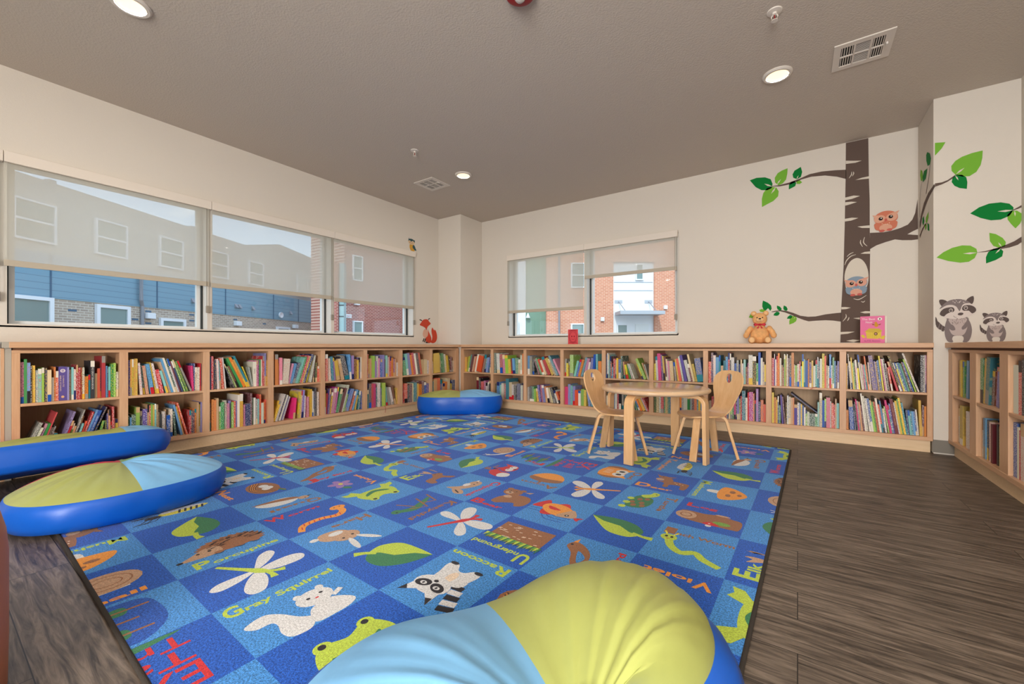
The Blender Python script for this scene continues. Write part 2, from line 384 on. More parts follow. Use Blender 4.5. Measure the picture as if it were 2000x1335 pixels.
# ------------------------------------------------------------ outside
def brick_mat(name, c1, c2, cm, sc=1.0, rows=(.24, .082), axis='x'):
    m, t, b = nodes(name); b.inputs['Roughness'].default_value = .85; k = t.links.new; N = t.nodes.new
    tcn = N('ShaderNodeTexCoord'); sp = N('ShaderNodeSeparateXYZ'); cb = N('ShaderNodeCombineXYZ'); br = N('ShaderNodeTexBrick')
    k(tcn.outputs['Object'], sp.inputs[0]); k(sp.outputs['X' if axis == 'x' else 'Y'], cb.inputs[0]); k(sp.outputs['Z'], cb.inputs[1]); k(cb.outputs[0], br.inputs['Vector'])
    br.inputs['Scale'].default_value = sc; br.inputs['Brick Width'].default_value = rows[0]; br.inputs['Row Height'].default_value = rows[1]; br.inputs['Mortar Size'].default_value = .012
    br.inputs['Color1'].default_value = lin(c1); br.inputs['Color2'].default_value = lin(c2); br.inputs['Mortar'].default_value = lin(cm); k(br.outputs['Color'], b.inputs['Base Color']); return m
def siding_mat():
    m, t, b = nodes('blue_lap_siding'); b.inputs['Roughness'].default_value = .6; k = t.links.new; N = t.nodes.new
    tcn = N('ShaderNodeTexCoord'); wv = N('ShaderNodeTexWave'); wv.wave_type = 'BANDS'; wv.bands_direction = 'Z'; wv.wave_profile = 'SAW'; wv.inputs['Scale'].default_value = 1.55
    k(tcn.outputs['Object'], wv.inputs['Vector']); rp = N('ShaderNodeValToRGB'); e = rp.color_ramp.elements; e[0].position = 0; e[0].color = lin((76, 106, 124)); e[1].position = .1; e[1].color = lin((122, 158, 176))
    k(wv.outputs['Fac'], rp.inputs[0]); k(rp.outputs[0], b.inputs['Base Color']); return m
M['o_brick'] = brick_mat('orange_brick', (214, 142, 110), (198, 122, 92), (224, 186, 160))
M['r_brick'] = brick_mat('red_brick', (160, 82, 72), (142, 66, 58), (206, 170, 156))
M['t_brick'] = brick_mat('tan_brick', (184, 166, 148), (160, 144, 130), (206, 196, 180), axis='x')
M['siding'] = siding_mat(); M['stucco'] = plain('beige_stucco', (176, 174, 168), .9)
M['o_white'] = plain('white_siding', (232, 234, 236), .6); M['o_green'] = plain('green_panel', (120, 150, 128), .6)
M['o_glass'] = plain('dusky_window_glass', (120, 142, 138), .12, .6); M['o_grey'] = plain('grey_gutter', (140, 142, 148), .5); M['tin'] = plain('zinc', (176, 182, 188), .4)
M['o_blue'] = plain('blue_brick', (74, 104, 128), .7)
struct(MB().box(-60, 60, -20, 90, -.35, -.15).build('ground_outside', plain('asphalt', (120, 116, 110), .9)))
def win(parent, k0, k1, z0, z1, y=-.10, mull=True, glass='o_glass', fw=.06):
    f = MB(); f.box(k0, k1, y, y+.08, z0, z0+fw); f.box(k0, k1, y, y+.08, z1-fw, z1); f.box(k0, k0+fw, y, y+.08, z0+fw, z1-fw); f.box(k1-fw, k1, y, y+.08, z0+fw, z1-fw)
    if mull: f.box(k0+fw, k1-fw, y+.01, y+.07, (z0+z1)/2-fw/2, (z0+z1)/2+fw/2)
    f.box(k0-.01, k1+.01, y+.085, y+.09, z0, z1)
    w_ = f.build('window', 'o_white', parent); MB().box(k0+fw, k1-fw, y+.05, y+.075, z0+fw, z1-fw).build('pane', glass, w_)
# long block across the court: local x runs along the facade, -y faces us
dA = math.atan2(.8836, -.4682)
bA = thing('apartment_building', 'long low building with blue siding over tan brick, seen through the long window', 'building', (-19.254, 2.496, 0), dA, world=False)
MB().box(-12, 15.9, 0, 3, -.15, 2.39).build('brick_base', 't_brick', bA)
MB().box(-12, 15.9, -.03, 3, 2.39, 3.75).build('blue_siding', 'siding', bA)
pts = [(-12, 0, 3.75), (15.9, 0, 3.75), (15.9, 0, 5.9), (14.66, 0, 6.5), (10.5, 0, 6.67), (7.9, 0, 6.01), (-12, 0, 6.03)]
MB().prism(pts, (0, 3, 0)).build('upper_wall', 'stucco', bA)
for k in (-5.35, -3.2, -1.03, 1.12, 3.38, 5.75, 8.1, 12.0): win(bA, k, k+1.05, 4.06, 5.28)
for k, z1_ in ((-3.5, 2.42), (-1.17, 2.40), (1.15, 2.34), (3.42, 2.02), (10.2, 2.0)): win(bA, k, k+1.12, .9, z1_, mull=False, fw=.11)
for k in (-.1, 3.32, 6.67, 9.97, 12.17): MB().box(k-.02, k+.02, -.05, -.03, 2.4, 3.75).build('siding_joint', 'o_blue', bA)
for k in (2.6, 13.85):
    MB().tube([(k, -.15, 3.7), (k, -.15, 2.62), (k+.12, -.06, 2.42), (k+.12, -.06, 0)], .06, 8).build('downspout', 'o_grey', bA)
for k, z in ((2.98, 2.05), (7.35, 2.0), (11.78, 2.06)): MB().box(k-.16, k+.16, -.2, 0, z-.1, z+.12).build('wall_light', 'o_white', bA, bevel=.02)
for k in (4.91, 7.3, 7.52, 8.4, 11.41): MB().prism([(k-.08, -.03, 2.78), (k-.08, -.16, 2.78), (k-.08, -.03, 2.97)], (.16, 0, 0)).build('vent_hood', 'o_grey', bA)
MB().lathe([(.01, -.04), (.16, -.1), (.16, -.03)], 20, (10.56, 0, 2.67), ax='y').build('round_vent', 'o_white', bA)
for k, z in ((.5, 2.06), (2.5, 1.9), (3.0, 2.24), (3.0, 1.78), (4.9, 2.25), (4.9, 2.0), (7.3, 2.2), (9.3, 2.1)): MB().box(k-.12, k+.12, -.006, 0, z-.035, z+.035).build('blue_brick', 'o_blue', bA)
for k, z in ((-1.0, 6.03), (.4, 6.03), (2.2, 6.02), (4.9, 6.02), (5.6, 6.02), (7.0, 6.01)): MB().box(k-.1, k+.1, .6, .8, z-.05, z+(.28 if k in (.4, 5.6) else .1)).build('roof_vent', 'o_grey', bA)
# things that face us square on: local x = to our right, local y = away from us
def facing(name, label): return thing(name, label, 'building', (0, 0, 0), TH, world=False)
rb = thing('brick_building', 'red brick building with a lit EXIT sign, at right end of the long window', 'building', (cos(TH)*-8.92-sin(TH)*22, sin(TH)*-8.92+cos(TH)*22, 0), TH + math.atan2(1, .62), world=False)
MB().box(0, 9, 0, 3, -.15, 8.5).build('brick_wall', 'r_brick', rb)
win(rb, .49, 1.12, 1.2, 2.28, mull=False); win(rb, .47, 1.12, 4.47, 5.85)
sg = MB().box(.03, .38, -.09, -.004, 2.41, 2.61).build('exit_sign', 'o_white', rb, bevel=.01)
a = Art(); a.tx('EXIT', .075, 2.455, .14, (190, 40, 40), width=.26); a.build('exit_lettering', lambda x, y, k: (x, -.091-k, y), ink, sg)
MB().box(.58, .8, -.25, 0, 3.14, 3.22).build('wall_lamp', 'o_white', rb)
rs = facing('stair_tower', 'narrow dark brick stair tower with glass strip beside red brick building')
MB().box(-9.38, -8.98, 21.3, 21.75, -.15, 5.2).build('brick_pier', 'r_brick', rs); MB().box(-8.98, -8.73, 21.45, 21.75, -.15, 5.2).build('glass_strip', plain('teal_glass', (150, 182, 184), .1, .6), rs)
for z in (2.42, 3.0, 1.6): MB().box(-8.98, -8.73, 21.43, 21.45, z, z+.05).build('glazing_bar', 'gasket', rs)
bB = facing('brick_apartment_building', 'orange brick building with white entrance bay, seen through the back window')
Y0 = 22.0
MB().box(1.83, 5.4, Y0, 30, -.15, 9.5).build('brick_wall', 'o_brick', bB); MB().box(7.58, 16, Y0, 30, -.15, 9.5).build('brick_wall', 'o_brick', bB); MB().box(5.4, 7.58, Y0, 30, 5.39, 9.5).build('brick_wall', 'o_brick', bB)
MB().box(5.4, 7.58, Y0+.12, 30, -.15, 5.39).build('white_bay', 'o_white', bB)
for z in (3.86, 4.3): MB().box(5.46, 7.52, Y0+.1, Y0+.12, z, z+.035).build('panel_joint', 'tin', bB)
MB().box(.74, 1.83, Y0+.4, 30, -.15, 9.5).build('green_wall', 'o_green', bB); MB().box(.95, 1.75, Y0+.38, Y0+.4, 0, 2.27).build('green_door', 'o_green', bB)
MB().box(-3.6, .74, Y0+.3, 30, -.15, 9.5).build('white_wall', 'o_white', bB); MB().box(.2, .36, Y0+.1, Y0+.3, 0, 2.25).build('white_post', 'frame', bB)
cn = MB().box(5.48, 7.75, Y0-1.1, Y0, 2.52, 2.70).build('canopy', 'tin', bB)
for x in (5.7, 7.3):
    MB().box(x-.2, x+.2, Y0+.09, Y0+.12, 3.2, 3.36).build('rod_plate', 'tin', cn); MB().tube([(x, Y0+.08, 3.28), (x+.14, Y0-.75, 2.7)], .02, 6).build('canopy_rod', 'o_grey', cn)
win(bB, 5.6, 6.18, .9, 2.08, Y0+.02, mull=False); win(bB, 6.6, 7.02, 4.42, 5.3, Y0+.02, mull=False); win(bB, 3.14, 3.85, .9, 2.1, Y0-.09, mull=False); win(bB, 3.14, 3.87, 4.0, 5.33, Y0-.09)
MB().box(6.6, 7.3, Y0+.08, Y0+.12, 0, 2.08).build('entrance_door', 'frame', bB)
MB().tube([(2.5, Y0-.1, 9.4), (2.5, Y0-.1, 0)], .05, 8).build('downspout', 'o_grey', bB)
for x, z in ((4.8, 2.33), (8.15, 2.96)): MB().box(x-.09, x+.09, Y0-.14, Y0, z-.1, z+.1).build('wall_lamp', 'o_white', bB, bevel=.01)
MB().lathe([(.12, 0), (.02, .26)], 16, (.86, Y0+.2, 2.42)).build('cone_lamp', 'o_white', bB)

# ------------------------------------------------------------ ceiling fittings
M['lens'] = bpy.data.materials.new('lamp_lens'); M['lens'].use_nodes = True
bb = M['lens'].node_tree.nodes['Principled BSDF']; bb.inputs['Base Color'].default_value = (1, .9, .75, 1); bb.inputs['Emission Color'].default_value = (1, .72, .42, 1); bb.inputs['Emission Strength'].default_value = 1.3
def downlight(x, y, label):
    t = thing('ceiling_downlight', label, 'ceiling light', (x, y, H), group='round recessed ceiling lights')
    MB().lathe([(.098, 0), (.098, -.008), (.088, -.016), (.073, -.015), (.0715, -.004)], 40, (x, y, H), cap=False).build('trim_ring', 'metal', t, smooth=True)
    MB().lathe([(.072, -.0055), (.001, -.0056)], 40, (x, y, H), cap=False).build('lamp_lens', 'lens', t)
    l = light('lamp', 'AREA', (x, y, H-.009), (0, 0, 0), 7.5, (1, .93, .83), shape='DISK', size=.118); l.parent = t; l.location = (0, 0, -.009)
for x, y, s in ((-3.264, .732, 'recessed light nearest the long window, cut by the top of the picture'), (-3.26, 3.702, 'recessed light near the far corner, beside the square vent'), (-.125, 3.672, 'recessed light over the back wall, left of the larger-looking vent'),
                (-.125, .732, 'recessed light above and behind the viewer'), (-3.26, -2.2, 'recessed light behind the viewer on the window side'), (-.125, -2.2, 'recessed light behind the viewer near the rear wall')): downlight(x, y, s)
def vent(cx, cy, label):
    t = thing('ceiling_vent', label, 'air vent', (cx, cy, H), group='square ceiling vents'); a = .158
    f = MB(); z0, z1 = H-.008, H
    X = [-a, -.118, -.050, -.040, .036, .050, .112, a]; Yy = [-a, -.115, -.006, .006, .115, a]
    for i in range(7):
        for j in range(5):
            if i in (1, 3, 5) and j in (1, 3): continue
            f.box(cx+X[i], cx+X[i+1], cy+Yy[j], cy+Yy[j+1], z0, z1)
    f.build('frame', 'metal', t, bevel=0)
    MB().box(cx-a+.01, cx+a-.01, cy-a+.01, cy+a-.01, H-.0012, H-.0002).build('duct_shadow', 'dark', t)  # thin black sheet, painted as the shade behind the louvres
    sl = MB()
    for (x0, x1) in ((X[1], X[2]), (X[5], X[6])):
        for j in (1, 3):
            n = 5
            for q in range(n):
                x = x0+(x1-x0)*(q+.5)/n; sl.box(cx+x-.0026, cx+x+.0026, cy+Yy[j], cy+Yy[j+1], z1-.0048, z1-.0034)
    for j in (1, 3):
        for q in range(9):
            y = Yy[j]+(Yy[j+1]-Yy[j])*(q+.5)/9; sl.box(cx+X[3], cx+X[4], cy+y-.0021, cy+y+.0021, z1-.0048, z1-.0034)
    sl.build('louvres', 'metal', t)
    MB().box(cx+.122, cx+.132, cy-.03, cy+.0, H-.022, H-.008).build('lever', 'white', t)
vent(.364, 3.711, 'square ceiling vent on the right, beyond the tree branch'); vent(-3.768, 3.69, 'small square ceiling vent near the far corner')
def sprinkler(x, y, label):
    t = thing('sprinkler_head', label, 'fire sprinkler', (x, y, H), group='ceiling sprinklers')
    MB().lathe([(.042, 0), (.040, -.006), (.016, -.010)], 28, (x, y, H)).build('escutcheon', 'metal', t, smooth=True)
    MB().lathe([(.014, -.008), (.014, -.022), (.008, -.024)], 16, (x, y, H)).build('body', 'metal', t, smooth=True)
    for s in (-1, 1): MB().tube([(x+s*.010, y, H-.02), (x+s*.017, y, H-.034), (x+s*.012, y, H-.05), (x, y, H-.056)], .0035, 8).build('frame_arm', 'metal', t, smooth=True)
    MB().tube([(x, y, H-.022), (x, y, H-.05)], .003, 8).build('glass_bulb', plain('red_bulb', (150, 40, 40), .2), t)
    MB().lathe([(.018, -.056), (.018, -.059)], 16, (x, y, H)).build('deflector', 'metal', t)
sprinkler(-3.275, 2.959, 'small ceiling sprinkler left of the far recessed light'); sprinkler(-.115, 2.973, 'ceiling sprinkler with pale ring above the right recessed light')
sx, sy = -1.302, 1.963
t = thing('fire_alarm_strobe', 'round red fire alarm strobe on the ceiling at top centre', 'fire alarm', (sx, sy, H))
MB().lathe([(.088, 0), (.088, -.02), (.082, -.034), (.06, -.045), (.001, -.048)], 40, (sx, sy, H)).build('housing', plain('alarm_red', (158, 18, 30), .35), t, smooth=True)
MB().lathe([(.032, -.046), (.030, -.058), (.018, -.070), (.001, -.073)], 28, (sx, sy, H)).build('strobe_lens', plain('strobe_clear', (196, 190, 184), .08, .8, bump=(60, .8, .01)), t, smooth=True)
MB().lathe([(.004, -.047), (.004, -.0485)], 10, (sx+.04, sy-.025, H)).build('screw', 'dark', t)
# ------------------------------------------------------------ bookcases
ZB0, ZB1, ZS0, ZS1, ZT0, ZT1 = .100, .131, .478, .497, .835, .856
def fr_left(s, d, z): return (XLF-d, s, z)
def fr_back(s, d, z): return (s, YF+d, z)
def fr_right(s, d, z): return (RFX+d, -s, z)
def fbox(F, s0, s1, d0, d1, z0, z1, mb=None, m=0):
    mb = MB() if mb is None else mb; p = F(s0, d0, z0); q = F(s1, d1, z1)
    return mb.box(p[0], q[0], p[1], q[1], p[2], q[2], m)
def bookcase(name, label, F, s0, s1, opens, dep, ax):
    a = ('maple_y' if ax == 1 else 'maple_x')
    t = thing('bookcase', label, 'bookcase', F(s0, 0, 0))
    edges = [s0] + [v for o in opens for v in o] + [s1]
    for i in range(0, len(edges), 2):
        fbox(F, edges[i], edges[i+1], 0, dep-.012, ZB0, ZT1).build('side_panel' if i in (0, len(edges)-2) else 'divider', 'maple_z', t, bevel=.0015)
    for i, (a0, a1) in enumerate(opens):
        fbox(F, a0, a1, .002, dep-.012, ZS0, ZS1).build('shelf', a, t, bevel=.0015)
    fbox(F, s0+.001, s1-.001, -.0015, dep-.012, ZT0, ZT1-.001).build('top_rail', a, t, bevel=.0015)
    fbox(F, s0+.001, s1-.001, -.0015, dep-.012, ZB0-.001, ZB1).build('bottom_panel', a, t, bevel=.0015)
    fbox(F, s0, s1, dep-.012, dep-.002, ZB0, ZT1).build('back_panel', 'back', t)
    fbox(F, s0+.01, s1-.01, .032, .055, 0, ZB0-.002).build('plinth', 'kick', t)
    fbox(F, s0+.004, s1-.004, .014, dep-.012, ZT1, .871).build('spacer', plain('shadow_gap_wood', (120, 84, 60), .7), t)  # wood colour darkened to carry the shade of the recessed gap
    return t
OL = [(.402+.5400*k, .892+.5400*k) for k in range(8)]
OB = [(.361-.5700*k, .883-.5700*k) for k in range(8, -1, -1)]
ORt = [(-4.668+.525*k, -4.268+.525*k) for k in range(5)]
bookcase('bookcase', 'long low maple bookcase of eight bays under the long window', fr_left, .3645, 4.734, OL, .47, 1)
bookcase('bookcase', 'long low maple bookcase of nine bays along the back wall', fr_back, -4.258, .918, OB, .52, 0)
bookcase('bookcase', 'maple bookcase at the right edge, running toward the viewer below the raccoon stickers', fr_right, -4.771, -2.05, ORt, .385, 1)
for F, s0, s1, dep, ax, lb in ((fr_left, .353, 4.740, .474, 1, 'maple worktop on the bookcase under the long window'), (fr_back, -4.262, .9195, .523, 0, 'maple worktop on the back wall bookcase, toy and books standing on it'), (fr_right, -4.7715, -2.03, .388, 1, 'maple worktop at the right edge below the raccoon stickers')):
    o = fbox(F, s0, s1, -.02, dep, .871, .9105).build('worktop', 'maple_y' if ax else 'maple_x', None, bevel=.002); tag(o, lb, 'worktop')

# ------------------------------------------------------------ books
PAL = dict(w=(232, 224, 208), c=(224, 200, 156), y=(232, 190, 66), Y=(244, 222, 40), o=(236, 138, 44), f=(226, 84, 46), r=(200, 34, 44), m=(110, 28, 40), p=(226, 146, 168), h=(232, 34, 120),
           v=(80, 56, 144), l=(150, 140, 196), b=(24, 86, 176), n=(30, 42, 100), s=(104, 164, 214), t=(26, 128, 142), a=(136, 204, 194), g=(54, 146, 70), e=(150, 194, 66), d=(36, 84, 58), k=(36, 32, 36),
           x=(150, 146, 138), B=(126, 80, 54), T=(204, 166, 118), q=(170, 40, 130))
NAME = dict(w='white', c='cream', y='golden yellow', Y='bright yellow', o='orange', f='orange-red', r='red', m='maroon', p='pink', h='hot pink', v='purple', l='lavender', b='blue', n='navy', s='sky blue', t='teal',
            a='aqua', g='green', e='lime green', d='dark green', k='black', x='grey', B='brown', T='tan', q='magenta')
def book_mat(name='book_cover'):
    m, t, b = nodes(name); N = t.nodes.new; k = t.links.new
    b.inputs['Roughness'].default_value = .42; b.inputs['Specular IOR Level'].default_value = .35
    c1 = N('ShaderNodeAttribute'); c1.attribute_name = 'Cover'; c2 = N('ShaderNodeAttribute'); c2.attribute_name = 'Ink'
    uv = N('ShaderNodeUVMap'); uv.uv_map = 'UVMap'
    nn = N('ShaderNodeTexNoise'); nn.inputs['Scale'].default_value = 1; nn.inputs['Detail'].default_value = 1.5; k(uv.outputs[0], nn.inputs['Vector'])
    g = N('ShaderNodeMath'); g.operation = 'GREATER_THAN'; g.inputs[1].default_value = .56; k(nn.outputs['Fac'], g.inputs[0])
    mu = N('ShaderNodeMath'); mu.operation = 'MULTIPLY'; k(g.outputs[0], mu.inputs[0]); k(c2.outputs['Alpha'], mu.inputs[1])
    x = N('ShaderNodeMixRGB'); k(mu.outputs[0], x.inputs[0]); k(c1.outputs['Color'], x.inputs[1]); k(c2.outputs['Color'], x.inputs[2]); k(x.outputs[0], b.inputs['Base Color'])
    return m
M['book'] = book_mat()
M['pages'] = plain('page_block', (226, 214, 188), .9, .1)
class BookMesh:
    """covers and page blocks with per-corner Cover / Ink colours and title-like marks on the spine"""
    def __init__(s): s.v = []; s.f = []; s.c = []; s.k = []; s.uv = []; s.mi = []
    def quad(s, vs, col, inkc, uv, mi):
        o = len(s.v); s.v += vs; s.f.append([o, o+1, o+2, o+3]); s.c.append(col); s.k.append(inkc); s.uv.append(uv); s.mi.append(mi)
    def hexa(s, P, col, inkc, w, h, seed, spine, mi):
        # P: 8 corners, order (s,d,z) bits: 0:000 1:100 2:110 3:010 4:001 5:101 6:111 7:011 ; front is d=0
        Q = [((0, 1, 5, 4), 0), ((1, 2, 6, 5), 1), ((2, 3, 7, 6), 2), ((3, 0, 4, 7), 1), ((4, 5, 6, 7), 3), ((3, 2, 1, 0), 3)]
        for f, kd in Q:
            if kd == 0 and spine:
                a = (seed % 97)*1.7; U = 2.4*w/.02*spine; Vv = h*210
                uv = [(a, a), (a+U, a), (a+U, a+Vv), (a, a+Vv)]; ik = inkc
            elif kd == 1 and spine: a = (seed % 89)*1.3; uv = [(a, a), (a+4, a), (a+4, a+5), (a, a+5)]; ik = inkc[:3]+(inkc[3]*.45,)
            else: uv = [(0, 0)]*4; ik = (0, 0, 0, 0)
            s.quad([P[i] for i in f], col, ik, uv, mi)
    def build(s, name, parent=None):
        me = bpy.data.meshes.new(name); me.from_pydata(s.v, [], s.f)
        me.materials.append(M['book']); me.materials.append(M['pages']); me.polygons.foreach_set('material_index', s.mi)
        ca = me.color_attributes.new('Cover', 'FLOAT_COLOR', 'CORNER'); ci = me.color_attributes.new('Ink', 'FLOAT_COLOR', 'CORNER'); uvl = me.uv_layers.new(name='UVMap')
        A = []; B = []; U = []
        for i in range(len(s.f)):
            for j in range(4): A += list(s.c[i]); B += list(s.k[i]); U += list(s.uv[i][j])
        ca.data.foreach_set('color', A); ci.data.foreach_set('color', B); uvl.data.foreach_set('uv', U); me.update()
        o = bpy.data.objects.new(name, me); COL.objects.link(o)
        if parent is not None: o.parent = parent
        return o
def book_corners(F, s, z, w, h, dp, d0, lean, ins=0):
    """lean > 0: top toward the right, pivot on the lower right corner; < 0: pivot on the lower left"""
    a = R(lean); ca, sa = cos(a), sin(a); P = []
    for zz in (ins if ins else 0, h-(ins if ins else 0)):
        for x, d in ((0, 0), (1, 0), (1, 1), (0, 1)):
            xl = x*w
            if ins: xl = ins*.6+x*(w-1.2*ins)
            xl -= w if lean > 0 else 0
            X = xl*ca+zz*sa+(w*ca if lean > 0 else 0); Zv = -xl*sa+zz*ca
            dd = d0+(d*(dp-ins) if not ins else (.0025+d*(dp-.004)))
            P.append(F(s+X, dd, z+Zv))
    return [P[0], P[1], P[2], P[3], P[4], P[5], P[6], P[7]]
def one_book(bm_cov, bm_pg, F, s, z, w, h, dp, d0, lean, col, inkc, seed):
    base = lin(PAL[col]); j = random.Random(seed); g = j.uniform(.80, 1.10); mx_ = j.uniform(.0, .22); base = tuple(min(1, (v*(1-mx_)+.32*mx_)*g*j.uniform(.93, 1.07)) for v in base[:3])+(1,)
    t = min(.0022, w*.18)
    # two boards and the spine wrap the page block
    def part(x0, x1, dd0, dd1, bm, cl, ik, spine, mi, zi=0.0, zr=None):
        a = R(lean); ca, sa = cos(a), sin(a); P = []
        for zz in (zr or (zi, h-zi)):
            for x, d in ((x0, dd0), (x1, dd0), (x1, dd1), (x0, dd1)):
                xl = x-(w if lean > 0 else 0); X = xl*ca+zz*sa+(w*ca if lean > 0 else 0); Zv = -xl*sa+zz*ca
                P.append(F(s+X, d0+d, z+Zv))
        bm.hexa(P, cl, ik, w, h, seed, spine, mi)
    q = j.random()
    if q < .42 and h > .1:
        # second colour block at the foot or the head of the spine
        alt = lin(PAL[j.choice('wcwkTynrwbtx')]); cut_ = j.choice([.16, .22, .3, .78, .84])
        part(0, w, 0, .003, bm_cov, base if cut_ < .5 else base, inkc, 1, 0)
        z0_, z1_ = (0, cut_*h) if cut_ < .5 else (cut_*h, h)
        part(.0004, w-.0004, -.0004, .0005, bm_cov, alt, (0, 0, 0, 0), 0, 0, zr=(z0_, z1_))
    else: part(0, w, 0, .003, bm_cov, base, inkc, 1, 0)
    part(0, t, .003, dp, bm_cov, base, inkc, .5, 0); part(w-t, w, .003, dp, bm_cov, base, inkc, .5, 0)
    part(t, w-t, .003, dp-.004, bm_pg, lin((226, 214, 188)), (0, 0, 0, 0), 0, 1, .003)
CELLS = {}
# tokens: colour, thickness (relative), height (% of the opening) and lean in degrees; "_" leaves a gap. Left to right.
CELLS['L0t'] = 'p43,82 g38,88 s42,81 k16,74 y45,75 w35,65 a48,68 e30,70 n38,69 c52,65 w35,49 o26,71 f36,62 v112,71 l25,70 c35,64 a32,69 w30,65 r26,74 r28,68 r28,68 w38,68 o45,49 t32,52 k62,82 c45,54 f42,65 v14,66 r58,92 s32,70 k14,64 a32,68 g42,74 e36,76 w42,56'
CELLS['L0b'] = 'x62,68/22 w40,57/20 p38,64/18 g44,64/17 r24,86/17 w42,64/15 k36,56/15 o62,40/4 l44,84/17 r38,64/16 g38,58/15 T34,52/15 x26,86/16 n35,72/15 a35,56/15 f35,60/16 r34,80/17 s40,84/18 b74,82/18 n26,90/20 w32,40/18 m30,38/16 g50,56/12 T30,38/4 d34,55 v22,70 T34,78 B30,52 r38,84 p30,58 Y52,56'
CELLS['L1t'] = 'v30,82 y22,84 y22,84 y24,84 y26,85 w34,75/-4 d30,70/-5 T44,68/-6 s52,72/-8 y22,76/-9 w34,74/-9 r52,58/-10 a36,56/-14 T30,78/-15 s34,86/-15 w30,88/-15 d24,84/-15 w26,86/-15 m20,80/-15 n26,80/-16 e22,84/-17 g34,80/-18 x30,82/-20 h36,64/-2 b22,70 c20,60 w36,60 r22,70 l16,68'
CELLS['L1b'] = 'g28,60 s22,56 d58,62 e52,78 k40,68 v60,72 T28,82 f20,80 e28,82 y24,80 a24,82 T26,80 c28,62 k38,56 w42,62 T20,66 b46,52 w40,66 d30,60/-4 s34,76/-12 y22,72/-12 f24,82/-14 _30 r32,58 n28,56 m22,56 o30,60 T34,76 Y32,70 l14,76'
CELLS['L2t'] = 'n30,86 r32,88 w20,78 n22,78 w30,80/-2 a18,76/-3 f38,82/-4 w22,84/-5 k18,70/-20 e30,62/-22 B24,64/-22 g38,88/-24 o46,90/-24 y28,84/-24 t34,94/-24 Y24,60/-20 x22,56/-10 w62,70 p24,74 q26,74 g34,76 w18,76 r30,86 l32,94 y20,74'
CELLS['L2b'] = 'B26,70 o26,80 o30,78 T26,82 e28,60 g40,70 w32,74 p28,66 l30,72 e26,68 f22,70 l24,70 w22,86 y44,88 p34,58 n60,60 m24,88 g26,74 w26,74 x22,70 a22,70 r22,82 w34,58 f30,60 f20,66'
CELLS['L3t'] = 't28,70 o44,90 y20,64 p38,80 w88,76/5 p28,62/12 s40,62/14 n38,64/16 a26,82/17 g24,84/17 r30,88/18 y18,86/18 n34,92/18 Y24,70/14 w22,86/10 B22,66/4 d28,62 f26,50'
CELLS['L3b'] = 'y36,60/18 w36,80/18 n30,76/18 w30,76/18 l26,72/17 w30,70/17 _24 h42,62/5 _26 Y26,78/4 c24,82/4 l40,84/4 w24,66/2 q26,58 p34,62 y24,64 y40,84 w24,78 s26,76 k34,88 _20 w30,74 r18,58'
CELLS['L4t'] = 'f44,88 w36,74/-3 t22,80/-4 l22,76/-5 y46,66/-8 T30,72/-12 k58,82/-14 s26,86/-4 l30,82 m50,70 y18,66 v24,74 w26,76'
CELLS['L4b'] = 'y24,78 r26,66/3 v24,80/5 y26,68/8 p40,80/8 q22,84/9 g38,78/14 w26,66/15 m22,80/16 w20,90/16 e26,70/15 b30,76/18 s22,76/18 m26,68/18 f30,66/18 s26,70/16 y22,50/12 t26,64/5 b20,62'
CELLS['L5t'] = 'f26,86 y24,68 T34,70 e30,80 l24,60 w30,78 p26,70 b26,66 l28,82 m18,66 a26,80 w40,74 r18,76 o30,70 q26,66 T26,66 w22,52'
CELLS['L5b'] = 't28,64 n30,86 r24,84 h26,84 t34,70 w22,86 v26,66 e36,84 a20,70/-6 x28,66/-10 w24,66/-14 B22,72/-12 y24,60'
CELLS['L6t'] = 'g34,70/-8 a22,84/-8 s26,86/-9 o20,80/-9 r24,88/-9 w20,86/-10 n26,86/-10 r20,88/-10 T26,60/-4 c26,60 w22,56'
CELLS['L6b'] = 'r26,70 f28,74 k20,66 m26,70 c20,72 t24,74 y22,70 o26,66 m24,78 b26,72 v24,66'
CELLS['L7t'] = 'w26,50 y62,84/-4 c22,78/-7 g24,84/-8 w20,80/-8 y28,74/-8 d26,68/-8 m20,66/-8 c20,50'
CELLS['L7b'] = 't24,72 T26,80 f28,84 b24,76 T20,60 o24,66 c26,80 y20,56 n30,70'
CELLS['B0t'] = 'y26,66 e22,70/10 t20,78/12 m24,80/13 c22,70/13 r20,72/13 w24,80/13 f62,72/13 B26,78/13 t26,64/12 s26,66/10 n20,82'
CELLS['B0b'] = '_170 m30,84 k22,80 r34,66 q28,70 w26,62 x26,66 k30,72'
CELLS['B1t'] = 'd24,86 w36,84/-3 r30,80/-3 p26,78/-4 e34,76/-4 y26,60/-4 m20,64/-4 s26,64/-4 g30,66/-3 c26,60 w22,78 o20,84'
CELLS['B1b'] = 'k26,60 s28,68 a22,56 w26,64 r26,60 t32,84 c30,70 w22,62 k26,58 n40,66 w22,60 m20,62'
CELLS['B2t'] = 's26,76 x30,74 k22,60/-2 m24,66/-20 g22,70/-22 f26,66/-22 w22,62/-22 r34,76/-24 y36,72/-26 c22,70/-26 t24,84/-27 p20,70/-27'
CELLS['B2b'] = 'x22,56 k32,60 g24,58 e22,50 y26,52/-5 v26,66/-8 q26,66/-8 l28,66/-8 o22,62/-8 w26,58/-10 c20,56/-14 k26,60/-18 w28,50/-20 r22,46/-20'
CELLS['B3t'] = 'x22,66 Y24,50 B24,56 e44,82 a26,60/14 b24,66/15 o26,66/16 t26,74/16 p30,70/15 w22,56/10 l28,72/6 b26,84/4 a22,86 o34,60 y18,58'
CELLS['B3b'] = 'h36,66 s26,76 a22,72 l26,70 f34,56 w24,54 e30,60 y24,58 b22,60/-8 t30,78/-12 m26,70/-12 w24,50/-12 g26,56/-8'
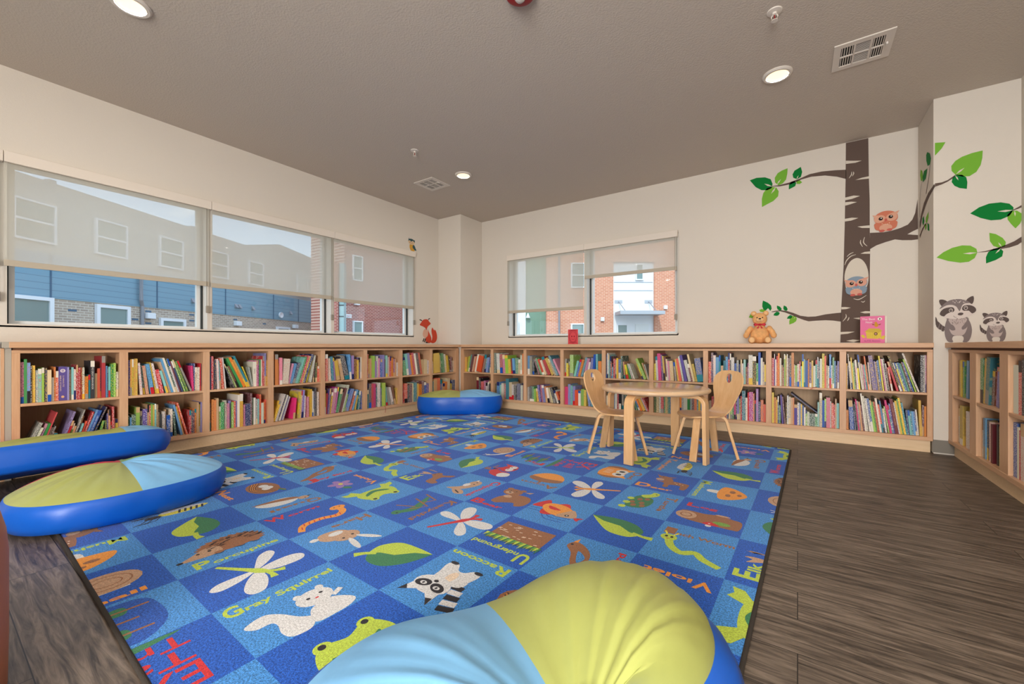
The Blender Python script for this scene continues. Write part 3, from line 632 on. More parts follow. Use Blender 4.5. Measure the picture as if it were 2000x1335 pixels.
CELLS['B4t'] = 'n22,84 w24,90 a26,84 m30,78 f22,54 t34,52 r44,70 w26,66 y40,72 b60,68 d44,80 T26,60/-4 Y44,50/-10 g26,48/-14 w24,56/-18 w22,54/-20 _30 Y24,58/-22 e54,76/-24 T24,60/-20 x22,54/-16'
CELLS['B4b'] = 'w20,44 t26,66 a24,60 x26,56 s40,70 w32,60 r30,62 k40,66 w26,60 d40,66/-14 w22,60/-16 t30,68/-18 g24,66/-20 s26,64/-22 o24,70/-24 y40,76/-24 w24,70/-25 r22,72/-25'
CELLS['B5t'] = 'Y26,56 w30,80/-3 h48,90/-3 v22,86/-4 y20,82/-5 m24,78/-5 w22,72/-5 p26,66/-5 c50,66/-4 x26,62/-6 y22,72/-8 f38,74/-8 w24,82/-10 v38,86/-11 w44,70/-12 m26,58/-12 c26,90/-12 y30,58/-12 b82,76/-8'
CELLS['B5b'] = 'd30,72 c30,66 w24,70 r34,62 g22,66 T30,70 t32,74 b24,70 Y30,66 v24,72 w26,66 o30,74 x24,60 w44,66 g26,60 a22,62 m24,70 f30,66 t22,56 y26,60 s30,64'
CELLS['B6t'] = 'f42,66 v34,94 w38,86 s50,80 t26,86 c38,54 t40,70 s36,82 r28,94 k20,92 w46,80 b34,62 x34,72 n22,60 c22,74 w22,62 a32,74 m28,52 q16,64 w60,88 k52,84 g28,64 b34,96 w30,80 c22,68 Y20,60'
CELLS['B6b'] = 'T44,50 r42,64 t34,84 c24,72 o26,60 p24,66 w50,52 f40,50 n34,56 w22,62 e32,58 g22,60 h28,60 k22,52 l28,80 e22,62 r24,70 t52,86 w30,66 r22,82 q60,84 o20,80 k22,60 l34,94 n30,56 o40,62 f36,50'
CELLS['B7t'] = 'r40,80 v14,92 w24,76 f24,86 o32,94 w30,80 T22,60 r20,64 e24,92 y22,88 w22,92 m22,80 n34,88 o46,96 w16,62 e36,60 w36,64 r22,72 a20,58 Y28,92 a24,78 b44,74 o22,78 v36,70 y30,74 w34,60 a26,76 x26,84 n16,74 w34,80 Y40,94 f26,88 c24,62 w22,60 s32,92 w16,62 g28,84 s26,74 m20,62 l28,74'
CELLS['B7b'] = 'Y32,86 o44,72 y16,66 n22,76 g30,50 v30,80/-3 m22,76/-4 k22,60 w26,80 w34,76 T34,74 o22,74 v48,56 w30,62 s22,60 y26,58 b24,54 w26,50 e22,42 w38,38 d86,34 g40,34 a26,66 c42,92 b34,72 e26,76 p60,80 w16,70 f34,66 r20,62 T22,78 a36,66'
CELLS['B8t'] = 'y20,68 n16,62 w22,94/-4 w26,74/-4 y26,84/-4 e24,70/-4 k20,74/-4 w36,78/-4 Y28,72/-4 w26,92/-6 w30,68/-5 p26,66/-6 a20,66/-6 o24,88/-6 k18,66/-6 w24,72/-5 v78,90/-6 l18,76/-5 T26,74/-6 n20,76/-6 s24,78/-6 Y26,90/-6 p24,82/-7 w20,82/-7 k22,84/-7 B20,70/-6 f34,60/-8 r40,76/-14 k36,92/-15 v20,74/-14 y20,74/-14 e24,72/-14 b26,74/-14 t24,74/-14 g20,72/-14 m24,76/-14 b20,76/-15 e26,84/-16 w32,100/-17 _10 k50,92 x30,92 p14,92'
CELLS['B8b'] = 'o42,50 b74,76/-3 n22,66/-4 k20,72/-5 h24,80/-5 x22,76/-5 T30,74/-5 m22,66/-6 w26,96/-6 w28,90/-6 w36,84/-7 b38,84/-7 e30,80/-7 g26,76/-7 r34,76/-7 w34,86/-7 f26,70/-7 s26,80/-7 w30,60/-6 e22,66/-8 h34,82/-8 t22,70/-8 v24,74/-8 m52,86/-8 w20,78/-8 y34,82/-8 g22,86/-8 Y32,90/-8 t30,78/-8 n26,60/-5 a32,60/-5 t24,58/-5 s30,58/-5 b24,58/-5 w26,62/-4 y40,86/-2 m26,74 o26,72'
CELLS['R0t'] = '_30 t20,74 y26,82 x20,78 g20,80 c22,76/4 s30,82/4 r20,62/3 c22,58 m18,54'
CELLS['R0b'] = 'w46,76 y34,86 o36,66 w40,78 r20,62 t22,50'
CELLS['R1t'] = 'g40,90 y26,90/6 t44,92/6 B32,66/6 f36,74/6 y28,70/6 l32,66/6 w26,56/4 g26,50'
CELLS['R1b'] = 'w22,52 w20,60 s28,78 n22,76 l22,72 w30,74 m24,72 w22,72 k20,74 o36,72 e26,70 s30,68'
CELLS['R2t'] = 'w44,82 f26,90 k26,92 y22,80 n26,90 g26,94 f30,80 w26,78 b26,74'
CELLS['R2b'] = 'b40,90 w20,84 r16,80 w34,92 c26,60 r34,62 t30,66 g34,68 k26,60 w30,56 b24,60'
CELLS['R3t'] = 'w30,70 b26,80 g24,76 r26,70 o24,74 n26,66 c24,70'
CELLS['R3b'] = 'y30,70 t26,76 w24,72 r26,66 k24,60 s26,74'
SPECIAL = {}   # (cell, index) -> title shown on the spine
SPECIAL[('L0t', 13)] = ('5-MINUTE BIBLE STORIES', (226, 200, 170)); SPECIAL[('L0t', 24)] = ('THE GREAT BRAIN BOOK', (226, 222, 216))
SPECIAL[('L0b', 18)] = ('LIBRARY BOOK OF QUESTIONS', (210, 220, 230)); SPECIAL[('L2t', 17)] = ('DOG', (60, 60, 60)); SPECIAL[('B8b', 23)] = ('THE STORY FOR CHILDREN', (200, 150, 120))
SPECIAL[('L0b', 30)] = ('M', (40, 36, 40)); SPECIAL[('L2t', 12)] = ('dinosaur', (240, 220, 120)); SPECIAL[('B8t', 27)] = ('Berlitz Kids', (236, 226, 220)); SPECIAL[('B6b', 1)] = ('RIPLEY', (220, 200, 150))
BAYN = {'L': ['first', 'second', 'third', 'fourth', 'fifth', 'sixth', 'seventh', 'corner'], 'B': ['first', 'second', 'third', 'fourth', 'fifth', 'sixth', 'seventh', 'eighth', 'ninth'], 'R': ['first', 'second', 'third', 'fourth']}
WALLN = {'L': 'window-side bookcase', 'B': 'back bookcase', 'R': 'right-hand bookcase'}
ORD = ['first', 'second', 'third', 'fourth', 'fifth', 'sixth', 'seventh', 'eighth', 'ninth', 'tenth']
def layout(key):
    wall, bay, row = key[0], int(key[1]), key[2]
    F, op = {'L': (fr_left, OL), 'B': (fr_back, OB), 'R': (fr_right, ORt)}[wall]; s0, s1 = op[bay]
    zb, zt = (ZS1, ZT0) if row == 't' else (ZB1, ZS0); Hc = zt-zb
    toks = []
    for tk in CELLS[key].split():
        if tk[0] == '_': toks.append(('_', float(tk[1:]), 0, 0)); continue
        q = tk[1:]; ln = 0
        if '/' in q: q, l_ = q.split('/'); ln = float(l_)
        w_, h_ = q.split(','); toks.append((tk[0], float(w_), float(h_)/100*Hc, ln))
    def run(k):
        out = []; p = s0+.002; pa = 0; ph = 0; past = []
        for i, (c, w_, h, ln) in enumerate(toks):
            if c == '_': p += w_*k+max([0]+[q_+math.tan(A_)*H_-p for q_, A_, H_ in past[-6:]]); pa = 0; ph = 0; past = []; continue
            w = w_*k; a = R(ln); hh = min(h*cos(a), Hc-.006)/cos(a) if ln == 0 else min(h, (Hc-.008-w*abs(sin(a)))/cos(a))
            b = p
            if ph:
                dt = math.tan(pa)-math.tan(a)
                if dt > 0: b = p+dt*min(hh*cos(a), ph)
            if past:
                b = max([p]+[q_+(math.tan(A_)-math.tan(a))*min(hh*cos(a), H_) for q_, A_, H_ in past[-9:]])
            if ln < 0 and not past: b = p+hh*math.sin(-a)
            out.append((i, c, b, w, hh, ln)); p = b+w/cos(a)+.0006; pa = a; ph = hh*cos(a); past.append((p, a, ph))
        end = max([p]+[q_+max(0, math.tan(A_))*H_ for q_, A_, H_ in past[-9:]])
        return out, end
    lo, hi = .00002, .003
    for _ in range(40):
        mid = (lo+hi)/2
        if run(mid)[1] > s1-.001: hi = mid
        else: lo = mid
    return F, zb, run(lo)[0]
BOOKS = []
for key in CELLS:
    F, zb, bl = layout(key); seen = {}
    for (i, c, s, w, h, ln) in bl:
        seen[c] = seen.get(c, 0)+1
        rr = random.Random(hash_ := (sum(ord(q)*(n+3) for n, q in enumerate(key))*131+i*17))
        ctr = F(s+w/2, 0, zb+h/2); D = -sin(TH)*ctr[0]+cos(TH)*ctr[1]
        # foreshortening of the front plane seen from the camera
        n = Vector((1, 0, 0)) if key[0] == 'L' else Vector((0, -1, 0)) if key[0] == 'B' else Vector((-1, 0, 0)); vd = (Vector((0, 0, EYE))-Vector(ctr)); area = w*h*abs(n.dot(vd.normalized()))/max(.3, vd.length)**2
        rpx = (cos(TH)*ctr[0]+sin(TH)*ctr[1])/max(D, .1)*807
        if D < .3 or abs(rpx) > 1010: area = 0
        if key in ('L0b', 'B5b', 'B4b'): area *= .8
        BOOKS.append(dict(key=key, i=i, c=c, s=s, w=w, h=h, ln=ln, F=F, z=zb, area=area, n=seen[c], seed=hash_, rr=rr, ntot=None))
tot = {}
for b in BOOKS: tot[(b['key'], b['c'])] = max(tot.get((b['key'], b['c']), 0), b['n'])
BOOKS.sort(key=lambda b: -b['area'])
rest = BookMesh(); INK = [(.8, .78, .72, 1), (.04, .035, .04, 1), (.85, .6, .1, 1), (.7, .06, .06, 1), (.9, .88, .8, 1), (.05, .12, .35, 1)]
used_lab = set()
for bi, b in enumerate(BOOKS):
    rr = b['rr']; dp = min(.24, max(.13, b['h']*rr.uniform(.72, .9))); d0 = rr.uniform(.018, .045)
    if b['h'] > .27: d0 = .02
    light_cov = sum(lin(PAL[b['c']])[:3]) > .9; ik = rr.choice([INK[1], INK[3], INK[5], INK[1]]) if light_cov else rr.choice([INK[0], INK[4], INK[2], INK[0]])
    ik = ik[:3]+(rr.choice([.8, .7, .5, .0]),)
    sp = SPECIAL.get((b['key'], b['i']))
    if sp: ik = ik[:3]+(0,)
    if bi < 300 and b['area'] > 0:
        k = b['key']; a = b['ln']
        adj = ('thick' if b['w'] > .026 else 'slim' if b['w'] < .011 else ''); hgt = ('tall' if b['h'] > .27 else 'short' if b['h'] < .175 else '')
        ordn = '' if tot[(k, b['c'])] == 1 else ORD[min(9, b['n']-1)]+' '
        ln_ = ' leaning'+(' right' if a > 0 else ' left') if abs(a) > 7 else ''
        row = 'upper' if k[2] == 't' else 'lower'; bay = '%s bay of %s' % (BAYN[k[0]][int(k[1])], WALLN[k[0]]); ad = hgt or adj
        if ordn: lab = '%sbook, %s%s one from left, %s shelf, %s' % (ad+' ' if ad else '', ordn, NAME[b['c']], row, bay)
        else: lab = 'only %s book%s on %s shelf, %s' % (NAME[b['c']], ln_, row, bay)
        if sp and len(sp[0]) > 3: lab = '%s book titled %s, %s bay of %s' % (NAME[b['c']], sp[0], BAYN[k[0]][int(k[1])], WALLN[k[0]])
        cov = BookMesh(); pg = BookMesh(); org = b['F'](b['s'], d0, b['z'])
        Fl = (lambda F_, o_: (lambda s, d, z: tuple(F_(s, d, z)[q]-o_[q] for q in range(3))))(b['F'], org)
        one_book(cov, pg, Fl, b['s'], b['z']+.0004, b['w'], b['h'], dp, d0, a, b['c'], ik, b['seed'])
        o = cov.build('book'); o.location = org; tag(o, lab, 'book', 'books on the %s shelf, %s bay, %s' % ('upper' if k[2] == 't' else 'lower', BAYN[k[0]][int(k[1])], WALLN[k[0]]))
        pg.build('pages', o)
        if sp:
            ar = Art(.0001); wv, hv = b['w'], b['h']; al = R(a); sz = min(wv*.62, .030)
            lines = [sp[0]]
            if sp[0].startswith('5-M'): lines = ['5-MINUTE', 'BIBLE STORIES']; sz = wv*.26
            Lh = hv*(.34 if len(sp[0]) < 9 else .62)
            for q, txt in enumerate(lines):
                # spine titles read downward
                v_, f_, w_ = glyphs(txt); cx = wv*(.5 if len(lines) == 1 else (.58, .22)[q]); Lw = Lh if len(lines) == 1 else hv*(.34, .46)[q]
                if txt == 'M' or txt == 'DOG': ar.tx(txt, cx-.36*sz if txt == 'M' else cx-.36*sz, hv*(.12 if txt == 'M' else .72), sz, sp[1], rot=-90 if txt == 'DOG' else -90, width=sz*(1 if txt == 'M' else 2.4))
                else: ar.tx(txt, cx-.33*sz, hv*.86-(.12*hv if len(lines) == 2 else 0), sz, sp[1], rot=-90, width=Lw)
            if len(lines) == 2: ar.el(wv*.5, hv*.88, wv*.32, wv*.32, (236, 226, 216)); ar.el(wv*.5, hv*.88, wv*.2, wv*.24, (176, 160, 180)); ar.el(wv*.5, hv*.11, wv*.2, wv*.22, (224, 176, 130))
            def onsp(x, y, kk, F_=b['F'], s_=b['s'], z_=b['z'], d_=d0, al_=al, w_=wv, o_=org, ln_=a):
                xl = x-(w_ if ln_ > 0 else 0); X = xl*cos(al_)+y*sin(al_)+(w_*cos(al_) if ln_ > 0 else 0); Z = -xl*sin(al_)+y*cos(al_)
                p = F_(s_+X, d_-.0004-kk, z_+Z); return (p[0]-o_[0], p[1]-o_[1], p[2]-o_[2])
            ar.build('spine_title', onsp, ink, o)
    else:
        one_book(rest, rest, b['F'], b['s'], b['z']+.0004, b['w'], b['h'], dp, d0, b['ln'], b['c'], ik, b['seed'])
o = rest.build('books'); tag(o, 'remaining children\'s books packed on the farther shelves of all three bookcases', 'books'); o['kind'] = 'stuff'
# one thin book tossed on top of the others
def loose(name, label, F, P0, w, L_, dp, ang, col):
    c = BookMesh(); g = BookMesh(); org = F(*P0); Fl = lambda s, d, z: tuple(F(s, d, z)[q]-org[q] for q in range(3))
    one_book(c, g, Fl, P0[0], P0[2], w, L_, dp, P0[1], ang, col, (.6, .6, .6, .3), 5); o = c.build('book'); o.location = org; g.build('pages', o); return tag(o, label, 'book')
loose('book', 'thin navy book slanting diagonally above the others, lower shelf of eighth bay', fr_back, (.150, .03, .256), .008, .265, .2, -50, 'n')
# ------------------------------------------------------------ rug
RC = dict(D=(4, 78, 178), L=(58, 130, 206), g=(190, 212, 76), G=(58, 128, 86), w=(222, 222, 222), o=(250, 156, 62), r=(208, 44, 50), n=(156, 104, 70), t=(196, 158, 128), k=(38, 34, 40), y=(236, 222, 70), m=(160, 124, 190), d=(8, 74, 170), c=(236, 214, 190), e=(120, 170, 70))
def rug_mat(c):
    key = ('rug', c)
    if key in _pm: return _pm[key]
    m, t, b = nodes('rug_pile_'+c); N = t.nodes.new; k = t.links.new
    b.inputs['Roughness'].default_value = .95; b.inputs['Specular IOR Level'].default_value = .1; b.inputs['Sheen Weight'].default_value = .15
    tcn = N('ShaderNodeTexCoord'); nn = N('ShaderNodeTexNoise'); nn.inputs['Scale'].default_value = 420; nn.inputs['Detail'].default_value = 2; k(tcn.outputs['Object'], nn.inputs['Vector'])
    n2 = N('ShaderNodeTexNoise'); n2.inputs['Scale'].default_value = 170; n2.inputs['Detail'].default_value = 1; k(tcn.outputs['Object'], n2.inputs['Vector'])
    ad = N('ShaderNodeMath'); ad.operation = 'ADD'; k(nn.outputs['Fac'], ad.inputs[0]); k(n2.outputs['Fac'], ad.inputs[1]); hf = N('ShaderNodeMath'); hf.operation = 'MULTIPLY'; hf.inputs[1].default_value = .5; k(ad.outputs[0], hf.inputs[0])
    rp = N('ShaderNodeValToRGB'); a = lin(RC[c]); lo, hi = ((.55, 1.75) if c in 'DLd' else (.72, 1.22))
    rp.color_ramp.elements[0].position = .38; rp.color_ramp.elements[1].position = .62
    rp.color_ramp.elements[0].color = tuple(v*lo for v in a[:3])+(1,)
    hc = [min(1, v*hi) for v in a[:3]]
    if c in 'DLd': hc[0] += .02; hc[1] += .03
    rp.color_ramp.elements[1].color = tuple(hc)+(1,); k(hf.outputs[0], rp.inputs[0]); k(rp.outputs[0], b.inputs['Base Color'])
    bp = N('ShaderNodeBump'); bp.inputs['Strength'].default_value = .6; bp.inputs['Distance'].default_value = .003; k(nn.outputs['Fac'], bp.inputs['Height']); k(bp.outputs[0], b.inputs['Normal'])
    _pm[key] = m; return m
A = Art(.00008)
def word(A, t, x, y, w, c, big=1.45, s=.55):
    """first letter larger, the rest spread to fill the width"""
    n = max(1, len(t)); w1 = w/(n*.62+big*.5)*big*.78
    A.tx(t[0], x, y, s*big, c, width=w1, bold=.03)
    if n > 1: A.tx(t[1:], x+w1+.03, y+.02, s*.82, c, width=w-w1-.03, bold=.03)
def leaf(A, L=3.2, wd=1.0, a='g', b='G', rev=1):
    st = 'g'
    h = L/2
    up = [(-h, 0), (-h*.45, wd*.72), (h*.15, wd), (h*.62, wd*.62), (h*.72, 0)]
    dn = [(-h, 0), (-h*.5, -wd*.55), (h*.05, -wd*.95), (h*.55, -wd*.65), (h*.72, 0)]
    mid = [(h*.4, -.05), (0, .12), (-h*.5, -.1)]
    A.pg(spline(up, 5, False)+mid, a); A.pg(spline(dn, 5, False)+mid, b); A.ln([(h*.5, 0), (h*.8, .05), (h*1.05, .22)], [.2, .22, .34], st)
def dragonfly(A, c):
    for sx in (1, -1):
        A.pg([(0, .1), (sx*.35, .75), (sx*1.05, 1.2), (sx*1.45, 1.0), (sx*1.3, .55), (sx*.6, .15)], 'w', 5)
        A.pg([(0, -.02), (sx*.7, -.02), (sx*1.4, -.25), (sx*1.5, -.62), (sx*1.05, -.7), (sx*.4, -.35)], 'w', 5)
    A.ln([(0, .55), (0, .1), (0, -.5), (0, -1.7)], [.18, .34, .22, .14], c)
    for sx in (1, -1): A.ln([(0, .4), (sx*.12, .75), (sx*.3, 1.0)], [.16, .18, .28], c)
def m_worm(A):
    word(A, 'Worm', -1.75, .85, 2.6, 'r'); A.frame(F0[0]+.02, F0[1], .1, ROT); A.ln([(-1.3, -1.2), (-.9, -.6), (0, -.45), (.8, -.7), (1.3, -.35), (1.35, .15)], [.3, .34, .34, .36, .36, .4], 'o')
    A.el(1.35, .25, .42, .3, 'o'); A.el(1.2, .3, .05, .05, 'k'); A.el(1.5, .3, .05, .05, 'k')
    for i in range(9): x = -1.15+i*.26; y = -.85 if i == 0 else -.52-.12*(i > 5); A.ln([(x, y-.14), (x+.1, y+.14)], .05, 'r', 0)
def m_hare(A):
    word(A, 'Hare', -1.8, -1.35, 2.0, 'n'); A.pg([(.2, -.75), (1.0, -.85), (1.3, -.4), (1.0, .1), (.3, .2), (-.1, -.2)], 't', 5); A.el(.25, .1, .62, .5, 't'); A.el(.45, -.45, .35, .2, 'w')
    A.el(-.35, .95, .14, .62, 'w', 30); A.el(.45, 1.05, .15, .62, 'w', -12); A.el(1.42, -.55, .2, .16, 'w'); A.el(0, .2, .07, .07, 'k'); A.el(.48, .25, .07, .07, 'k')
def m_leaf_a(A): A.frame(*F0, .1, -147); leaf(A, 3.2, 1.0, 'G', 'g')
def m_raccoon(A):
    word(A, 'Raccoon', -1.5, -1.8, 3.0, 'g')
    for i in range(6): A.ln([(-1.35+i*.13, 1.3-i*.26), (-.75+i*.10, 1.5-i*.30)], .27, 'k' if i % 2 == 0 else 'w', 0)
    A.pg([(-.5, .3), (.6, .4), (.8, -.2), (.9, -.8), (.5, -.95), (.2, -.6), (-.1, -.6), (-.4, -.9), (-.75, -.75), (-.65, -.1)], 'w', 5); A.el(.1, -.1, .2, .36, 'c')
    A.el(.35, .65, .8, .55, 'w'); A.pg([(-.3, .9), (-.35, 1.6), (.2, 1.15)], 'w'); A.pg([(-.3, 1.25), (-.36, 1.66), (-.05, 1.35)], 'k'); A.pg([(.6, 1.15), (1.15, 1.5), (1.05, .85)], 'w'); A.pg([(.9, 1.35), (1.2, 1.55), (1.12, 1.15)], 'k')
    A.el(.02, .72, .34, .22, 'k', -18); A.el(.72, .72, .34, .22, 'k', 18); A.el(.04, .74, .15, .1, 'w'); A.el(.7, .74, .15, .1, 'w'); A.el(.04, .74, .05, .06, 'k'); A.el(.7, .74, .05, .06, 'k'); A.el(.36, .42, .1, .08, 'k'); A.el(-.6, -.85, .2, .1, 'k'); A.el(.7, -.92, .2, .1, 'k')
def m_nest(A):
    word(A, 'Nest', -1.5, -1.7, 2.2, 'o'); A.el(0, .35, 1.25, .85, 'n')
    for i in range(7): A.ln([(-1.1, .1+i*.08), (0, -.35+i*.05), (1.1, .15+i*.08)], .04, 'o' if i % 2 else 'k')
    A.el(0, .5, .75, .38, 'n'); A.el(-.3, .5, .3, .26, 'w'); A.el(.15, .6, .3, .26, 'w'); A.el(.3, .4, .28, .22, 'w'); A.el(1.2, .95, .3, .1, 'G', 20); A.ln([(.7, .9), (1.3, 1.1)], .08, 'n', 0)
def m_quail(A):
    word(A, 'Quail', -1.6, .85, 2.7, 'n'); A.frame(*F0, -.1, ROT, .1); A.pg([(-1.3, -.3), (-.8, .35), (.2, .5), (.8, .1), (.4, -.5), (-.6, -.55)], 'w', 5); A.pg([(-1.4, -.5), (-.4, -.55), (.6, -.35), (.9, .1), (.3, .0), (-.5, -.25)], 'n', 5); A.el(1.05, .25, .3, .26, 't'); A.pg([(1.3, .3), (1.6, .15), (1.3, .12)], 'k'); A.el(1.1, .35, .05, .05, 'k')
def m_frog_b(A):
    A.pg([(-1.2, -.4), (-1.0, .35), (-.55, .55), (0, .35), (.55, .55), (1.0, .35), (1.2, -.4), (.7, -.85), (-.7, -.85)], 'g', 5)
    for s in (-1, 1): A.el(s*.7, .5, .28, .26, 'g'); A.el(s*.7, .55, .12, .12, 'k'); A.pg([(s*.9, -.5), (s*1.6, -.9), (s*1.7, -1.3), (s*1.3, -1.2), (s*1.0, -1.4), (s*.7, -.8)], 'g')
    A.pg([(-.75, -.1), (0, -.4), (.75, -.1), (.6, -.45), (0, -.72), (-.6, -.45)], 'G', 5)
def m_katydid(A):
    word(A, 'Katydid', -1.7, .9, 3.1, 'n'); A.frame(*F0, -.1, ROT, .1); A.ln([(-1.2, -.2), (-.4, .15), (.4, -.1), (1.3, -.5)], [.3, .5, .4, .15], 'G'); A.el(-1.2, -.2, .3, .26, 'G'); A.ln([(-.5, 0), (.3, .5), (.7, -.9)], .12, 'n', 0); A.ln([(-.1, 0), (-.6, -1.0)], .1, 'n', 0); A.ln([(.5, -.1), (1.2, .2), (1.5, -.9)], .12, 'n', 0); A.el(-1.25, -.12, .06, .06, 'k')
def m_dfly_r(A): A.frame(*F0, .1, -29); dragonfly(A, 'r')
def m_under(A):
    word(A, 'Underground', -1.55, .9, 3.1, 'g', 1.9); A.pg([(-1.4, .4), (1.3, .5), (1.35, -1.35), (-1.35, -1.4)], 'n')
    rr = random.Random(3)
    for i in range(34): x = -1.2+2.4*rr.random(); y = -1.2+1.4*rr.random(); A.ln([(x, y), (x+.16, y+.03)], .05, 'c', 0)
    for i in range(26): x = -1.45+i*.112; A.pg([(x-.09, .15), (x+.1, .15), (x+.02+.06*rr.random(), .55+.22*rr.random())], ('G', 'g', 'e')[i % 3])
def m_jay(A):
    word(A, 'Jay Bird', -1.4, -1.35, 3.0, 'r'); A.pg([(-1.7, -.6), (-1.0, -.2), (-.3, .35), (.4, .65), (.9, 1.1), (1.4, .9), (1.2, .35), (.6, -.15), (-.4, -.35), (-1.2, -.75)], 'n', 5); A.pg([(-.2, .1), (.7, .45), (.3, -.05)], 'L', 4); A.pg([(1.35, 1.0), (1.75, .85), (1.35, .8)], 'o'); A.el(1.1, .95, .07, .07, 'k')
def m_violet(A):
    word(A, 'Violet', -1.4, -1.3, 2.5, 'o')
    for i in range(5): a = 2*pi*i/5; A.el(.1+.42*cos(a), .45+.42*sin(a), .36, .24, 'm', math.degrees(a))
    A.el(.1, .45, .16, .14, 'y'); A.el(-.8, .55, .3, .18, 'G', 30)
def m_elk(A):
    word(A, 'Elk', -1.55, .55, 1.5, 'g', 1.6, .8); A.pg([(-1.0, -1.2), (-.9, -.5), (-.1, -.3), (.3, .2), (.7, .1), (.9, -.2), (.6, -.6), (1.0, -1.3), (.6, -1.3), (.3, -.85), (-.4, -.9), (-.6, -1.3)], 'n', 4)
    for s in (0, 1): A.pg([(.4+s*.5, .25), (.1+s*.9, .7), (-.1+s*1.1, 1.15), (.25+s*.6, .95), (.35+s*.6, 1.25), (.5+s*.4, .9)], 't', 3)
    A.el(.45, .05, .05, .05, 'k'); A.el(.8, .05, .05, .05, 'k')
def m_chip(A):
    word(A, 'Chipmunk', -1.7, .95, 3.1, 'r'); A.frame(*F0, -.1, ROT, .1); A.pg([(-.9, -.9), (-.3, -.3), (.3, -.2), (.9, .3), (.6, .55), (-.1, .4), (-.8, -.1)], 't', 5); A.el(.6, .15, .5, .4, 't'); A.pg([(-.9, -.4), (-1.4, .2), (-1.2, .7), (-.8, .4), (-.7, -.1)], 't', 4); A.ln([(-1.2, .4), (-.95, -.1)], .1, 'k', 0); A.el(.15, -.15, .3, .2, 'w'); A.el(.45, .2, .06, .06, 'k'); A.el(.8, .15, .06, .06, 'k'); A.pg([(1.0, .1), (1.3, -.05), (1.0, -.1)], 'w')
def m_bear(A):
    word(A, 'Bear', -1.55, -1.7, 2.2, 'r', 1.6); A.pg([(-.6, -.9), (-.5, -.1), (.1, .5), (.9, .6), (1.35, .2), (1.4, -.6), (1.0, -.95), (.7, -.6), (.1, -.9), (-.2, -1.1)], 'n', 5); A.el(-.3, .8, .62, .52, 'n'); A.el(-.75, 1.2, .2, .18, 'n'); A.el(.15, 1.25, .2, .18, 'n')
    A.el(-.45, .65, .26, .2, 't'); A.el(-.45, .7, .09, .07, 'k'); A.el(-.55, .95, .05, .05, 'k'); A.el(-.15, .95, .05, .05, 'k'); A.el(-.15, .05, .28, .2, 't'); A.pg([(.35, 1.1), (.85, 1.35), (.75, 1.05)], 't')
def m_fish(A):
    A.frame(*F0, .1, 160)
    for i in range(3): A.ln([(-1.2, .9-i*.3), (-.3, 1.25-i*.3), (.5, .9-i*.3), (1.3, 1.2-i*.3)], .06, 'd')
    A.pg([(.7, .1), (1.4, .7), (1.5, 0), (1.35, -.6)], 'r', 3); A.pg([(-.2, .6), (.3, 1.05), (.7, .5)], 'r', 3); A.pg([(-.2, -.6), (.3, -1.0), (.6, -.5)], 'r', 3); A.el(.1, 0, 1.0, .68, 'o'); A.pg([(-1.25, 0), (-.7, .5), (-.35, .55), (-.45, -.55), (-.8, -.5)], 't', 4); A.pg([(-1.2, .05), (-1.55, .22), (-1.5, -.05), (-1.55, -.3)], 'r', 3); A.el(-.75, .12, .12, .12, 'k'); A.el(-.75, .12, .05, .05, 'w'); A.pg([(-.1, -.05), (.4, .25), (.8, .0), (.4, -.1)], 'r', 3)
def m_leaf_b(A): A.frame(*F0, .1, ROT-20); leaf(A, 3.4, .85, 'G', 'g')
def m_inch(A):
    word(A, 'Inch Worm', -1.5, .75, 3.1, 'n', 1.7); A.ln([(-.95, .1), (-.7, -.5), (-.2, -.9), (.3, -.6), (.7, -1.0), (1.35, -1.35)], [.36, .36, .36, .34, .36, .3], 'g'); A.el(-1.0, .3, .36, .34, 'g'); A.el(-1.12, .36, .07, .1, 'k'); A.el(-.88, .36, .07, .1, 'k'); A.ln([(-1.15, .6), (-1.3, .9)], .09, 'y', 0); A.ln([(-.85, .6), (-.7, .9)], .09, 'y', 0); A.ln([(-1.08, .16), (-1.0, .12), (-.92, .16)], .04, 'r')
def m_leaf_c(A): A.frame(*F0, .1, 104); leaf(A, 3.0, .9, 'G', 'g')
def m_fox(A):
    word(A, 'Fox', -.6, 1.0, 1.3, 'n'); A.pg([(-1.4, -.4), (-1.2, .5), (-.6, .9), (-.1, .6), (-.4, .1), (-.5, -.7)], 'r', 5); A.pg([(-1.45, -.4), (-1.1, -.05), (-.6, -.15), (-.55, -.75), (-1.1, -.9)], 'w', 4); A.el(.45, .0, .75, .6, 'r'); A.pg([(0, .4), (.0, 1.0), (.45, .6)], 'r'); A.pg([(.9, .45), (1.25, .9), (1.2, .2)], 'r'); A.el(.2, -.15, .32, .28, 'w'); A.el(.78, -.12, .32, .28, 'w'); A.el(.25, .0, .07, .05, 'k'); A.el(.75, .0, .07, .05, 'k'); A.el(.48, -.45, .1, .08, 'k'); A.pg([(-.3, .9), (0, 1.0), (-.1, .6)], 'k')
def m_acorn(A):
    word(A, 'Acorn', -1.4, .95, 2.6, 'n'); A.pg([(-1.05, -.1), (-.8, -.95), (0, -1.3), (.8, -.95), (1.05, -.1)], 'o', 5); A.pg([(-1.15, -.2), (-1.0, .35), (0, .62), (1.0, .35), (1.15, -.2), (0, -.05)], 'n', 5); A.ln([(0, .5), (.05, .9)], .2, 'n', 0)
def m_dfly_o(A): A.frame(*F0, .1, 116); dragonfly(A, 'o')
